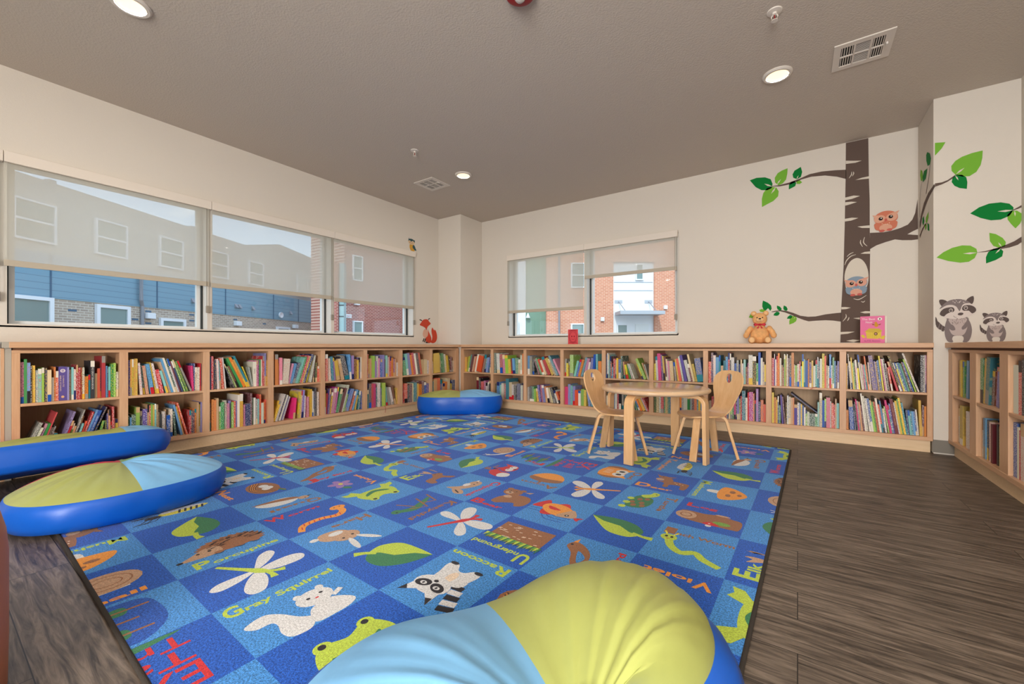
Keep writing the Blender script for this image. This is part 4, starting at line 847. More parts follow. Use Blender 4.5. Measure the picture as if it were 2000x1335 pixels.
def m_turtle(A):
    word(A, 'Turtle', -1.4, .85, 2.4, 'n'); A.frame(*F0, -.1, ROT, .1); A.pg([(-1.3, -.6), (-1.1, .1), (-.3, .4), (.5, .25), (.8, -.4), (.3, -.75), (-.9, -.85)], 'G', 5)
    for x, y in ((-.9, -.4), (-.4, -.1), (.1, -.35), (-.5, -.6), (.3, .0), (-.8, .05)): A.el(x, y, .2, .15, 'n')
    A.pg([(.5, -.2), (1.0, .3), (1.5, .35), (1.6, .0), (1.2, -.1), (.8, -.5)], 'g', 5); A.el(1.35, .2, .06, .06, 'k')
    for x in (-1.3, -.6, .1): A.el(x-.1, -.85, .2, .2, 'g')
def m_log(A):
    word(A, 'Log', -1.35, .75, 1.6, 'r'); A.frame(F0[0], F0[1]-.05, .1, ROT); A.pg([(-1.3, .5), (-.2, .55), (.5, .75), (1.0, .55), (1.5, .35), (1.5, -.6), (1.1, -.8), (-1.1, -.6)], 'n', 4); A.el(-1.0, -.05, .5, .52, 't'); A.el(-1.0, -.05, .3, .3, 'n'); A.el(-1.0, -.05, .22, .22, 't'); A.el(.6, .72, .35, .1, 't'); A.el(.7, -.35, .4, .22, 'e'); A.el(.2, -.9, .14, .14, 'w'); A.pg([(-.1, -.75), (.2, -.4), (.6, -.6), (.5, -.8)], 'r', 4); A.el(.2, -.62, .05, .05, 'w')
def m_snail(A):
    word(A, 'Snail', -1.1, -1.45, 2.3, 'o'); A.ln([(-1.5, .3), (-1.0, -.2), (-.2, -.5), (.9, -.5)], [.22, .24, .3, .2], 'w'); A.el(-1.5, .4, .2, .16, 'w'); A.ln([(-1.6, .5), (-1.75, .75)], .06, 'w', 0); A.ln([(-1.45, .5), (-1.4, .8)], .06, 'w', 0); A.el(.35, .2, 1.05, .85, 't'); A.el(.35, .2, .78, .62, 'n'); A.el(.35, .2, .73, .57, 't'); A.el(.4, .2, .45, .34, 'n'); A.el(.4, .2, .4, .3, 't'); A.el(-1.55, .42, .04, .04, 'k')
def m_firs(A):
    A.pg([(-1.5, -.2), (-.6, .9), (.6, .7), (1.4, .2), (1.3, -.9), (.4, -1.2), (-.8, -1.1)], 'd', 4)
    for x, y, s in ((-.7, .3, 1), (.1, .5, 1.1), (.85, .1, .9)):
        A.pg([(x-.32*s, y-.4), (x-.2*s, y+.2), (x, y+.9*s), (x+.2*s, y+.2), (x+.32*s, y-.4), (x, y-.55)], 'G', 3); A.ln([(x, y), (x-.03, y-1.1)], .1, 'n', 0)
    word(A, 'Fir', -1.5, 1.0, 1.9, 'r')
def m_extail(A):
    A.tx('EX', -1.2, .35, 1.5, 'r', width=1.7, bold=.008); A.tx('Tail', -1.1, -.5, 1.0, 'r', width=2.0, bold=.008); A.tx('Tree', -1.2, -1.3, .95, 'r', width=2.3, bold=.008)
    A.pg([(-1.2, -1.55), (-.2, -1.3), (1.0, -1.25), (1.7, -1.5), (.3, -1.62)], 'G', 3)
def m_owl(A):
    word(A, 'Owl', -.9, .95, 1.7, 'n'); A.pg([(-1.3, -1.0), (-1.5, -.2), (-.9, .6), (-.5, .0), (-.7, -1.0)], 'n', 4); A.pg([(1.0, -1.0), (1.3, -.2), (.8, .6), (.4, 0), (.6, -1.0)], 'n', 4); A.pg([(-.9, -1.1), (-1.0, .2), (-1.05, .9), (-.5, .6), (.4, .6), (.9, .9), (.85, .2), (.8, -1.1)], 'o', 3)
    A.el(-.4, .2, .42, .42, 'w'); A.el(.3, .2, .42, .42, 'w'); A.el(-.4, .2, .18, .2, 'k'); A.el(.3, .2, .18, .2, 'k'); A.pg([(-.15, .1), (.05, .1), (-.05, -.15)], 'y')
    for i in range(4): A.ln([(-.45+i*.25, -.4), (-.45+i*.25, -.9)], .08, 'c', 0)
def m_deer(A):
    word(A, 'Deer', -1.55, -1.6, 2.3, 'o', 1.8); A.pg([(-.7, .0), (-.2, .1), (.1, .4), (1.1, .3), (1.35, .1), (1.3, -.9), (1.0, -.9), (.9, -.3), (.3, -.4), (.3, -.9), (.0, -.9), (-.1, -.2)], 'n', 3); A.pg([(-.2, .1), (-.5, .9), (-.1, 1.1), (.3, .5)], 'n', 4); A.el(-.4, .95, .34, .26, 'n'); A.el(-.5, .4, .26, .24, 't'); A.pg([(-.2, 1.15), (.35, 1.3), (.1, 1.0)], 'n'); A.pg([(-.6, 1.1), (-.95, 1.4), (-.75, 1.0)], 'n'); A.el(-.45, 1.0, .05, .05, 'k')
    for x, y in ((.5, .15), (.8, .1), (.65, -.05), (1.0, -.02)): A.el(x, y, .05, .04, 'c')
def m_mush(A):
    word(A, 'Mushroom', -1.8, -1.45, 3.3, 'g'); A.pg([(-.22, -.8), (-.25, .0), (.25, .0), (.22, -.8)], 'w', 3); A.pg([(-1.2, .0), (-.9, .7), (0, 1.25), (.9, .7), (1.2, .0), (.5, -.25), (-.5, -.25)], 'o', 5); A.el(-.4, .45, .26, .16, 'n'); A.el(.35, .3, .24, .14, 'n'); A.el(0, .85, .2, .12, 'n')
def m_porc(A):
    word(A, 'Porcupine', -1.4, -1.4, 3.1, 'g', 1.6)
    pts = []
    for i in range(15): a = pi*(1.02-i*1.12/14); pts += [(.35+1.2*cos(a), .1+.85*sin(a)), (.35+1.36*cos(a-.05), .1+1.0*sin(a-.05))]
    A.pg(pts+[(1.3, -.4), (.2, -.5), (-.8, -.3)], 'n'); A.pg([(-1.65, -.35), (-1.2, -.05), (-.6, .35), (-.15, .25), (-.1, -.3), (-.5, -.5), (-1.2, -.45)], 't', 5); A.el(-1.6, -.33, .12, .1, 'k'); A.el(-.9, .0, .07, .07, 'k'); A.el(-.5, -.02, .07, .07, 'k')
    rr = random.Random(5)
    for i in range(46): a = pi*rr.random(); q = .45+.5*rr.random(); x = .45+1.1*q*cos(a); y = .05+.85*q*sin(a); A.ln([(x, y), (x+.2, y+.05)], .035, 'k', 0)
    for x in (-.3, .5, 1.1): A.el(x, -.5, .18, .12, 'n')
def m_dfly_g(A): A.frame(*F0, .1, ROT-60); dragonfly(A, 'g')
def m_gray(A):
    word(A, 'Gray Squirrel', -1.85, .85, 3.6, 'g', 1.7); A.frame(F0[0]+.03, F0[1], .1, ROT); A.pg([(-1.5, -.1), (-1.7, .25), (-1.1, .45), (-.7, .1), (-.4, -.5), (-.1, -.9), (-.4, -1.35), (-.95, -1.3), (-1.1, -.9), (-1.0, -.4), (-1.1, -.15)], 'w', 5); A.pg([(-.2, -1.2), (.0, -.5), (.6, -.3), (1.0, -.5), (1.3, -1.0), (1.0, -1.25), (.4, -1.3)], 'w', 5); A.el(.45, .1, .62, .5, 'w'); A.el(.05, .5, .14, .16, 'w'); A.el(.85, .55, .14, .16, 'w'); A.el(.25, .15, .07, .06, 'k'); A.el(.72, .2, .07, .06, 'k'); A.el(.48, .0, .07, .04, 'r'); A.ln([(.9, -.3), (1.3, -.1)], .2, 'w', 0)
def m_frog_a(A):
    m_frog_b(A)
def m_bee(A):
    word(A, 'Yellow Jacket', -1.8, -1.35, 3.4, 'o', 1.5); A.pg([(-1.5, .1), (-.8, .5), (.2, .55), (.7, .3), (.4, -.1), (-.8, -.1)], 'y', 5); A.pg([(-1.4, .0), (-.6, .1), (.5, .1), (.3, -.3), (-.8, -.3)], 'w', 4)
    for i in range(5): A.ln([(-1.25+i*.25, .0), (-1.1+i*.25, .5)], .1, 'k', 0)
    A.el(.95, .35, .32, .2, 'k')
    for i in range(3): A.ln([(.6+i*.25, .35), (.9+i*.3, .8), (1.4+i*.2, .95)], .05, 'k', 0); A.ln([(.6+i*.25, .3), (1.0+i*.25, .0), (1.5+i*.1, .1)], .05, 'k', 0)
def m_leaf_d(A): A.frame(*F0, .1, -18); leaf(A, 3.0, .95, 'G', 'g')
def m_none(A): pass
# motif table [row][column], rotation in degrees
MT = [[(m_worm, 90), (m_hare, -90), (m_leaf_a, 0), (m_raccoon, 180), (m_nest, 0), (m_quail, -90)],
      [(m_frog_b, -90), (m_katydid, -90), (m_dfly_r, 0), (m_under, 180), (m_jay, 90), (m_violet, 180)],
      [(m_elk, 90), (m_chip, -90), (m_bear, 0), (m_fish, -90), (m_leaf_b, 0), (m_inch, 0)],
      [(m_leaf_c, 0), (m_fox, 90), (m_acorn, 180), (m_dfly_o, 0), (m_turtle, -90), (m_log, 0)],
      [(m_snail, 90), (m_firs, 180), (m_extail, -90), (m_owl, -90), (m_deer, 0), (m_mush, -90)],
      [(m_porc, 90), (m_dfly_g, 0), (m_gray, 90), (m_frog_a, 90), (m_bee, -90), (m_leaf_d, 0)]]
CW, CH = .328, .402
U0, U1, V0, V1 = -5.52*CW, 6.34*CW, -1.5*CH, 8.22*CH
for i in range(-6, 7):
    for j in range(-2, 9):
        A.frame(); A.k = 0; x0, x1, y0, y1 = max(U0, i*CW), min(U1, (i+1)*CW), max(V0, j*CH), min(V1, (j+1)*CH)
        if x1 <= x0 or y1 <= y0: continue
        A.pg([(x0, y0), (x1, y0), (x1, y1), (x0, y1)], 'D' if (i+j) % 2 == 0 else 'L')
        fn, ROT = MT[j % 6][i % 6]; F0 = ((i+.5)*CW, (j+.5)*CH); A.frame(*F0, .1, ROT); fn(A)
e1 = (.99966, -.0262); e2 = (.0262, .99966); RZ = .012
rug = A.build('rug', lambda u, v, k: (u, v, RZ+k), rug_mat); rug.location = (-2.214, .968, 0); rug.rotation_euler = (0, 0, math.atan2(-.0262, .99966))
b = bmesh.new(); b.from_mesh(rug.data)
for co, no in (((U0, 0, 0), (-1, 0, 0)), ((U1, 0, 0), (1, 0, 0)), ((0, V0, 0), (0, -1, 0)), ((0, V1, 0), (0, 1, 0))):
    bmesh.ops.bisect_plane(b, geom=b.verts[:]+b.edges[:]+b.faces[:], plane_co=co, plane_no=no, clear_outer=True)
b.to_mesh(rug.data); b.free()
tag(rug, 'large square blue checkered rug with woodland animals, leaves and words', 'rug')
MB().box(U0, U1, V0, V1, .0006, RZ-.0004).build('backing', plain('rug_backing', (60, 56, 50), .95), rug)
q = .03; ring = [(U0, V0+q), (U0+.01, V0+.008), (U0+q, V0), (U1-q, V0), (U1-.01, V0+.008), (U1, V0+q), (U1, V1-q), (U1-.01, V1-.008), (U1-q, V1), (U0+q, V1), (U0+.01, V1-.008), (U0, V1-q), (U0, V0+q)]
MB().tube([(x, y, .0075) for x, y in ring], .0075, 8).build('bound_edge', plain('rug_binding', (58, 52, 46), .9, bump=(300, .6, .003)), rug, smooth='all')

# ------------------------------------------------------------ bean-filled floor cushions
def cushion(label, loc, rz, a, b_, waist, hs, hd, tilt=(0, 0), seed=1, wr=1.0, off=.42, xo=0.0, ins=0.0, tap=0.0, th=None):
    th = off*.9 if th is None else th
    n = 120; rr = random.Random(seed); ph = [rr.uniform(0, 6.28) for _ in range(8)]
    t = thing('floor_cushion', label, 'floor cushion', loc, rz, group=None, world=False); t.rotation_euler = (tilt[0], tilt[1], rz)
    def outl(f):
        c, s = cos(f), sin(f); ex = .86
        x = a*math.copysign(abs(c)**ex, c); y = b_*math.copysign(abs(s)**ex, s)
        return x, y*(1-waist*math.exp(-(c/.36)**2))
    lev = [(.0, .006), (.6, .004), (.9, .003), (.965, .012), (1.0, hs*.3), (1.02, hs*.55), (1.012-ins*.5, hs*.8), (.985-ins, hs*.98), (.975-ins, hs)]
    top = [.975, .95, .9, .82, .72, .6, .45, .3, .15, .0]
    P = []
    for sc, z in lev:
        row = []
        for i in range(n):
            f = 2*pi*i/n; x, y = outl(f); k = 1
            if .1 < z/hs < .95 and sc > .9: k = 1+wr*(.006*sin(9*f+ph[0]+z*20)+.004*sin(17*f+ph[1]-z*30)) - .018*math.exp(-(cos(f)/.035)**2)
            row.append((x*sc*k, y*sc*k, z*(1-tap*x*sc/a)))
        P.append(row)
    for sc in top[1:]:
        row = []
        for i in range(n):
            f = 2*pi*i/n; x, y = outl(f); q = sc/.975
            yc = off*b_*(1-q); lob = 1-(.22+waist*.9)*math.exp(-((x*sc)/(.26*a))**2)
            z = hs+hd*lob*(1-q**2.1)**.9
            z += wr*.0035*sin(15*f+ph[2]+3*sc)*q*(1-q)*4 + wr*.003*sin(27*f+ph[3])*q*q*(1-q)*6
            z -= .004*math.exp(-((x*sc)/.006)**2)*(1-q*.3)+.003*math.exp(-((y*sc)/.006)**2)*(1-q*.5)
            sc2 = sc*(1-ins/.975); row.append((x*sc2+xo*a*(1-q), y*sc2+yc, z*(1-tap*x*sc/a)))
        P.append(row)
    xs = xo
    def faces(j0, j1, sel):
        mb = MB(); idx = {}
        for j in range(j0, j1):
            for i in range(n):
                i2 = (i+1) % n; cx = (P[j][i][0]+P[j][i2][0])/2; cy = (P[j][i][1]+P[j][i2][1])/2
                f = 2*pi*(i+.5)/n
                if not sel(cos(f), sin(f)): continue
                q = [P[j][i], P[j][i2], P[j+1][i2], P[j+1][i]]
                ids = []
                for p in q:
                    if p not in idx: idx[p] = len(mb.v); mb.v.append(p)
                    if idx[p] not in ids: ids.append(idx[p])
                if len(ids) > 2: mb.f.append(ids); mb.m.append(0)
        return mb
    L = len(lev)
    faces(0, L-1, lambda c, s: True).build('side_panel', 'blue', t, smooth='all')
    # the four top panels meet at the centre
    for nm, mt, sel in (('top_panel', 'lime', lambda c, s: c < xs and s < th), ('top_panel', 'sky', lambda c, s: c > xs and s < th), ('top_panel', 'crimson', lambda c, s: c < xs and s > th), ('top_panel', 'sage', lambda c, s: c > xs and s > th)):
        pm_ = faces(L-1, len(P)-1, sel)
        if pm_.f: pm_.build(nm, mt, t, smooth='all')['label'] = {'lime': 'lime green panel', 'sky': 'light blue panel', 'crimson': 'red panel', 'sage': 'grey green panel'}[mt]
    return t
cushion('floor cushion in the foreground, its lime green and light blue end filling the bottom', (-.512, .742, .013), R(234), .52, .32, .26, .185, .165, seed=2, wr=.7, off=.93, ins=.09, tap=.32, th=2)
cushion('blue-sided floor cushion lying flat on the rug edge, nearer of the two at left', (-3.03, .665, .013), R(88), .44, .335, .0, .145, .09, seed=3)
cushion('floor cushion wedged against the window bookcase, leaning on the one before it', (-3.955, .50, .012), R(90), .60, .27, .04, .16, .07, tilt=(0, R(0)), seed=4, off=.08, xo=.5)
cushion('far floor cushion in the corner, lime green and light blue halves on top', (-3.665, 4.10, .012), R(41), .55, .265, .12, .225, .075, seed=5)
cb = bpy.data.objects['floor_cushion.002']; cb.rotation_euler = (R(-15), 0, R(90)); cb.location = (-3.95, .50, .085)

# ribbons trailing from two books
def ribbon(label, pts, name='bookmark_ribbon'):
    tag(MB().tube(pts, .0022, 6).build(name, plain('red_ribbon_cord', (178, 30, 40), .6)), label, 'ribbon')
ribbon('red bookmark ribbon trailing over the upper shelf edge, eighth bay of back bookcase', [(.150, YF+.03, ZS1+.004), (.135, YF+.004, ZS1+.003), (.118, YF-.004, ZS1-.002), (.098, YF-.005, ZS0+.002)])
ribbon('red ribbon hanging down over the plinth, sixth bay of window-side bookcase', [(XLF-.02, 3.36, ZB1+.003), (XLF+.004, 3.362, ZB1), (XLF+.006, 3.365, ZB0-.01), (XLF+.005, 3.36, ZB0-.05)])

# ------------------------------------------------------------ child's table and chairs
def strip(path, wv, th, mb=None):
    """flat bent-wood strip: path of 3-D points, wv = half-width vector, th = thickness"""
    mb = MB() if mb is None else mb; P = [Vector(p) for p in path]; wv = Vector(wv); v = []; f = []
    for i, p in enumerate(P):
        tg = (P[min(i+1, len(P)-1)]-P[max(0, i-1)]).normalized(); nn = tg.cross(wv).normalized()*th/2
        for a in (p-wv-nn, p+wv-nn, p+wv+nn, p-wv+nn): v.append(tuple(a))
    for i in range(len(P)-1):
        for k in range(4): f.append((i*4+k, i*4+(k+1) % 4, i*4+4+(k+1) % 4, i*4+4+k))
    n = (len(P)-1)*4; f += [(3, 2, 1, 0), (n, n+1, n+2, n+3)]
    return mb.add(v, f)
def bent(r0, r1, z_top, r2, ax, rad=.05, z0=0.0):
    """path in the vertical plane through direction ax: out under the top, round the bend, down to the foot"""
    a = Vector((cos(ax), sin(ax), 0)); pts = [a*r0+Vector((0, 0, z_top))]
    sl = (r2-r1)/(z_top-rad-z0)
    end = math.atan(sl)
    for i in range(9):
        q = (pi/2-end)*i/8; pts.append(a*(r1-rad+rad*sin(q))+Vector((0, 0, z_top-rad+rad*cos(q))))
    pts.append(a*r2+Vector((0, 0, z0))); return pts
RT = .0142
t = thing('round_table', "child's round birch table on the rug between two small chairs", 'table', (-.947, 3.375, RT), TH, world=False)
pr = [(.001, .508), (.385, .508), (.402, .512), (.412, .521), (.414, .530), (.410, .539), (.400, .545), (.385, .547), (.001, .547)]
MB().lathe(pr, 72, cap=False).build('tabletop', 'ply_top', t, smooth=True)
for k in range(4):
    a = pi/4+k*pi/2; strip(bent(.16, .395, .493, .402, a, .06), (-sin(a)*.036, cos(a)*.036, 0), .027).build('leg', 'ply', t, bevel=.003, weld=True)
def chair(label, x, y, rz):
    t = thing('childs_chair', label, 'chair', (x, y, RT), rz, world=False)
    prof = [(.185, .322, .0), (.180, .328, .075), (.165, .334, .115), (.12, .338, .150), (.05, .337, .165), (-.02, .335, .150), (-.07, .336, .122), (-.11, .345, .102), (-.140, .366, .100), (-.160, .398, .103), (-.174, .44, .116), (-.186, .49, .138), (-.197, .535, .155), (-.207, .58, .162), (-.216, .62, .153), (-.223, .65, .126), (-.2275, .668, .085), (-.229, .675, .0)]
    pl = spline([(p[0], p[1]) for p in prof], 4, False); wl = spline([(i, p[2]) for i, p in enumerate(prof)], 4, False); v = []; f = []; n = 12
    for (px, pz), (_, w) in zip(pl, wl):
        w = max(w, .002)
        for k in range(n+1):
            q = -1+2*k/n; yy = w*math.sin(q*pi/2); dish = .010*(1-(yy/.17)**2) if pz > .36 else -.006*(1-(yy/.17)**2)
            v.append((px-(dish if pz > .36 else 0), yy, pz+(dish if pz <= .36 else 0)))
    for i in range(len(pl)-1):
        for k in range(n): f.append((i*(n+1)+k, i*(n+1)+k+1, (i+1)*(n+1)+k+1, (i+1)*(n+1)+k))
    sh = MB().add(v, f).build('seat_shell', 'ply', t, smooth='all')
    so = sh.modifiers.new('s', 'SOLIDIFY'); so.thickness = .011; so.offset = 0
    cut = MB().lathe([(1, -.06), (1, .06)], 32, ax='x'); cut.v = [(p[0]-.21, p[1]*.036, p[2]*.038+.612) for p in cut.v]
    co = cut.build('cutter', 'ply'); co.parent = t
    bo = sh.modifiers.new('b', 'BOOLEAN'); bo.operation = 'DIFFERENCE'; bo.solver = 'EXACT'; bo.object = co
    bpy.context.view_layer.update(); dg = bpy.context.evaluated_depsgraph_get(); me = bpy.data.meshes.new_from_object(sh.evaluated_get(dg)); sh.modifiers.clear(); sh.data = me
    me.polygons.foreach_set('use_smooth', [True]*len(me.polygons)); me.set_sharp_from_angle(angle=R(50)); bpy.data.objects.remove(co)
    for sx, sy in ((1, 1), (1, -1), (-1, 1), (-1, -1)):
        ax = math.atan2(sy*.125, sx*.19) if sx > 0 else math.atan2(sy*.125, sx*.19)
        q = bent(.05, .155, .318 if sx > 0 else .320, .232, ax, .045); strip(q, (0 if False else -sin(ax)*.026, cos(ax)*.026, 0), .020).build('leg', 'ply', t, bevel=.002, weld=True)
    return t
chair("left child's birch chair with pear-shaped back, facing the round table", -1.20, 3.235, R(-4)); chair("right child's birch chair with pear-shaped back, turned toward the viewer", -.605, 3.557, R(226))
br = plain('brown_leather', (176, 108, 78), .5, .4, bump=(60, .2, .003))
px_, pd = -1.462, .878; t = tag(MB().lathe([(.235, 0), (.248, .02), (.25, .15), (.25, .36), (.246, .41), (.236, .455), (.215, .49), (.17, .515), (.08, .53), (.001, .532)], 48, (0, 0, 0)).build('round_pouf', br, smooth='all'), 'brown rounded seat just entering the picture at the lower left edge', 'pouf')
t.location = (cos(TH)*px_-sin(TH)*pd, sin(TH)*px_+cos(TH)*pd, 0)
# ------------------------------------------------------------ wall stickers
BARK, CUT = (98, 82, 74), (214, 205, 190); LG, DG = (118, 178, 58), (10, 122, 52)
onB = lambda x, z, k: (x, YB-.0012-k, min(z, H-.003))
onB2 = lambda x, z, k: (x, YB-.008-k, z)
onP = lambda x, z, k: (x, YF-.0012-k, z)
onL = lambda y, z, k: (XL+.0012+k, y, z)
onR = lambda y, z, k: (PX-.0012-k, y, z)
def sticker(name, label, cat, fn, draw, parent=None, lab=None, group=None):
    A = Art(.00015); draw(A); o = A.build(name, fn, ink, parent)
    if parent is None: tag(o, label, cat, group)
    return o
def vein(A, a, b, w=.012):
    A.pg([a, ((a[0]+b[0])/2-(b[1]-a[1])*.12, (a[1]+b[1])/2+(b[0]-a[0])*.12), b, ((a[0]+b[0])/2+(b[1]-a[1])*.08, (a[1]+b[1])/2-(b[0]-a[0])*.08)], CUT)
tree = thing('tree_sticker', 'brown birch tree wall sticker with branches reaching both ways and an owl hollow', 'wall sticker', (.48, YB, .91))
def part(name, fn, draw):
    A = Art(.00015); draw(A); return A.build(name, fn, ink, tree, off=tree.location)
def d(A):
    A.pg([(0.397, 2.925), (0.568, 2.916), (0.572, 2.533), (0.578, 2.318), (0.579, 1.988), (0.582, 1.832), (0.579, 1.577), (0.581, 1.232), (0.579, 0.922), (0.354, 0.920), (0.358, 1.209), (0.368, 1.428), (0.379, 1.681), (0.388, 2.103), (0.395, 2.541)], BARK)
    for c in ([(0.397, 2.736), (0.457, 2.720), (0.519, 2.706), (0.470, 2.697), (0.397, 2.704)], [(0.470, 2.527), (0.521, 2.538), (0.572, 2.540), (0.572, 2.517)], [(0.392, 2.369), (0.457, 2.376), (0.506, 2.362), (0.444, 2.345), (0.392, 2.342)], [(0.392, 2.322), (0.438, 2.319), (0.483, 2.307), (0.431, 2.294), (0.392, 2.288)],
              [(0.389, 2.157), (0.444, 2.159), (0.493, 2.147), (0.438, 2.131), (0.389, 2.130)], [(0.486, 2.063), (0.528, 2.063), (0.578, 2.061), (0.578, 2.035), (0.521, 2.044)], [(0.509, 1.793), (0.540, 1.806), (0.581, 1.807), (0.581, 1.783)], [(0.362, 1.276), (0.392, 1.275), (0.435, 1.266), (0.399, 1.254), (0.362, 1.253)],
              [(0.506, 1.217), (0.547, 1.227), (0.581, 1.223), (0.581, 1.205), (0.540, 1.205)], [(0.355, 1.026), (0.405, 1.028), (0.466, 1.027), (0.412, 1.008), (0.355, 1.002)], [(0.399, 0.937), (0.451, 0.950), (0.506, 0.943), (0.457, 0.923)], [(0.455, 1.161), (0.504, 1.166), (0.504, 1.146)]):
        A.pg(c, CUT)
    A.pg([(0.386, 1.570), (0.393, 1.634), (0.414, 1.696), (0.442, 1.737), (0.481, 1.754), (0.519, 1.734), (0.550, 1.681), (0.567, 1.607), (0.569, 1.526), (0.557, 1.464), (0.536, 1.434), (0.414, 1.444), (0.393, 1.496)], CUT, 3)
    for q in ([(0.388, 1.694), (0.403, 1.739), (0.435, 1.776), (0.474, 1.789)], [(0.405, 1.775), (0.428, 1.800), (0.456, 1.814)], [(0.511, 1.928), (0.509, 1.898), (0.525, 1.859)], [(0.540, 1.951), (0.532, 1.900), (0.559, 1.860)], [(0.456, 1.354), (0.498, 1.344), (0.554, 1.381)], [(0.514, 1.323), (0.530, 1.316), (0.543, 1.328)],
              [(0.442, 2.614), (0.439, 2.584), (0.421, 2.555)], [(0.455, 2.611), (0.457, 2.593), (0.447, 2.569)], [(0.396, 1.204), (0.399, 1.173), (0.373, 1.132)], [(0.421, 1.172), (0.418, 1.156), (0.408, 1.136)]):
        A.ln(q, [.003, .008, .003], CUT)
part('trunk', onB, d)
part('branch', onB, lambda A: A.pg([(0.399, 2.646), (0.312, 2.662), (0.203, 2.675), (0.104, 2.672), (0.018, 2.645), (-0.071, 2.625), (-0.161, 2.617), (-0.235, 2.622), (-0.235, 2.617), (-0.158, 2.602), (-0.056, 2.604), (0.032, 2.632), (0.118, 2.642), (0.230, 2.628), (0.325, 2.594), (0.399, 2.553)], BARK))
part('branch', onB, lambda A: A.pg([(-0.233, 1.259), (-0.195, 1.268), (-0.139, 1.269), (-0.091, 1.258), (-0.037, 1.236), (0.023, 1.204), (0.089, 1.190), (0.153, 1.191), (0.236, 1.209), (0.298, 1.216), (0.360, 1.221), (0.359, 1.130), (0.298, 1.143), (0.236, 1.149), (0.153, 1.147), (0.095, 1.143), (0.056, 1.157), (0.003, 1.183), (-0.057, 1.218), (-0.112, 1.245), (-0.153, 1.259), (-0.230, 1.253)], BARK))
def d(A):
    A.pg([(0.580, 1.987), (0.682, 1.977), (0.741, 1.984), (0.799, 1.999), (0.850, 2.022), (0.881, 2.064), (0.900, 2.121), (0.917, 2.250), (0.919, 1.972), (0.881, 1.953), (0.847, 1.932), (0.888, 1.921), (0.919, 1.914), (0.919, 1.874), (0.875, 1.873), (0.812, 1.882), (0.760, 1.897), (0.695, 1.881), (0.628, 1.859), (0.580, 1.828)], BARK)
part('branch', onB, d)
def leafpart(fn, pts, c, v=None, sm=3):
    def dd(A):
        A.pg(pts, c, 0)
        if v: vein(A, v[0], v[1])
    return part('leaf', fn, dd)
leafpart(onB, [(-0.438, 2.731), (-0.373, 2.744), (-0.293, 2.731), (-0.241, 2.699), (-0.223, 2.645), (-0.231, 2.601), (-0.270, 2.586), (-0.325, 2.597), (-0.381, 2.643)], DG, [(-0.226, 2.616), (-0.301, 2.663)])
leafpart(onB, [(-0.087, 2.780), (-0.090, 2.723), (-0.101, 2.663), (-0.131, 2.628), (-0.169, 2.615), (-0.201, 2.655), (-0.203, 2.705), (-0.177, 2.748), (-0.138, 2.768)], LG, [(-0.184, 2.626), (-0.146, 2.679)])
leafpart(onB, [(-0.322, 2.411), (-0.323, 2.501), (-0.309, 2.563), (-0.277, 2.606), (-0.231, 2.614), (-0.189, 2.597), (-0.167, 2.551), (-0.173, 2.498), (-0.215, 2.457), (-0.270, 2.434)], LG, [(-0.192, 2.605), (-0.238, 2.538)])
leafpart(onB, [(0.028, 2.766), (0.040, 2.710), (0.029, 2.660), (-0.004, 2.644), (-0.037, 2.666), (-0.044, 2.704), (-0.026, 2.740)], DG, [(-0.009, 2.643), (0.009, 2.682)])
leafpart(onB, [(-0.077, 2.551), (-0.075, 2.603), (-0.056, 2.626), (-0.026, 2.630), (-0.012, 2.607), (-0.020, 2.575)], DG)
leafpart(onB, [(-0.012, 2.628), (0.018, 2.630), (0.040, 2.601), (0.018, 2.588), (-0.009, 2.597)], LG)
leafpart(onB, [(-0.312, 1.385), (-0.265, 1.357), (-0.237, 1.326), (-0.231, 1.292), (-0.244, 1.268), (-0.265, 1.298), (-0.287, 1.274), (-0.308, 1.285), (-0.319, 1.318), (-0.318, 1.352)], DG)
leafpart(onB, [(-0.448, 1.205), (-0.429, 1.243), (-0.400, 1.261), (-0.385, 1.237), (-0.392, 1.190), (-0.418, 1.197)], LG); leafpart(onB, [(-0.348, 1.282), (-0.323, 1.293), (-0.287, 1.276), (-0.301, 1.256), (-0.337, 1.262)], LG)
leafpart(onB, [(-0.183, 1.323), (-0.156, 1.309), (-0.141, 1.288), (-0.144, 1.269), (-0.163, 1.268), (-0.178, 1.281), (-0.184, 1.302)], DG); leafpart(onB, [(-0.120, 1.320), (-0.098, 1.306), (-0.087, 1.281), (-0.092, 1.262), (-0.110, 1.263), (-0.125, 1.279), (-0.125, 1.303)], DG)
leafpart(onB, [(-0.216, 1.218), (-0.205, 1.241), (-0.184, 1.257), (-0.163, 1.250), (-0.158, 1.235), (-0.170, 1.216), (-0.191, 1.211)], DG); leafpart(onB, [(-0.094, 1.177), (-0.084, 1.200), (-0.064, 1.216), (-0.045, 1.205), (-0.054, 1.181), (-0.071, 1.175)], DG)
leafpart(onB, [(-0.072, 1.114), (-0.073, 1.149), (-0.065, 1.182), (-0.044, 1.203), (-0.020, 1.203), (-0.006, 1.175), (-0.013, 1.147), (-0.037, 1.128)], LG, [(-0.021, 1.196), (-0.033, 1.172)])
part('branch', onR, lambda A: A.pg([(5.225, 2.020), (5.169, 2.082), (5.078, 2.147), (4.935, 2.193), (4.734, 2.207), (4.718, 2.178), (4.880, 2.155), (5.020, 2.108), (5.132, 2.049), (5.200, 1.967), (5.225, 1.958)], BARK))
part('branch', onR, lambda A: A.ln([(5.002, 2.206), (4.957, 2.265), (4.902, 2.333), (4.869, 2.422)], [.016, .012, .010, .005], BARK))
part('branch', onR, lambda A: A.ln([(5.219, 2.056), (5.225, 2.181), (5.200, 2.297), (5.144, 2.355)], [.008, .006, .006, .004], BARK))
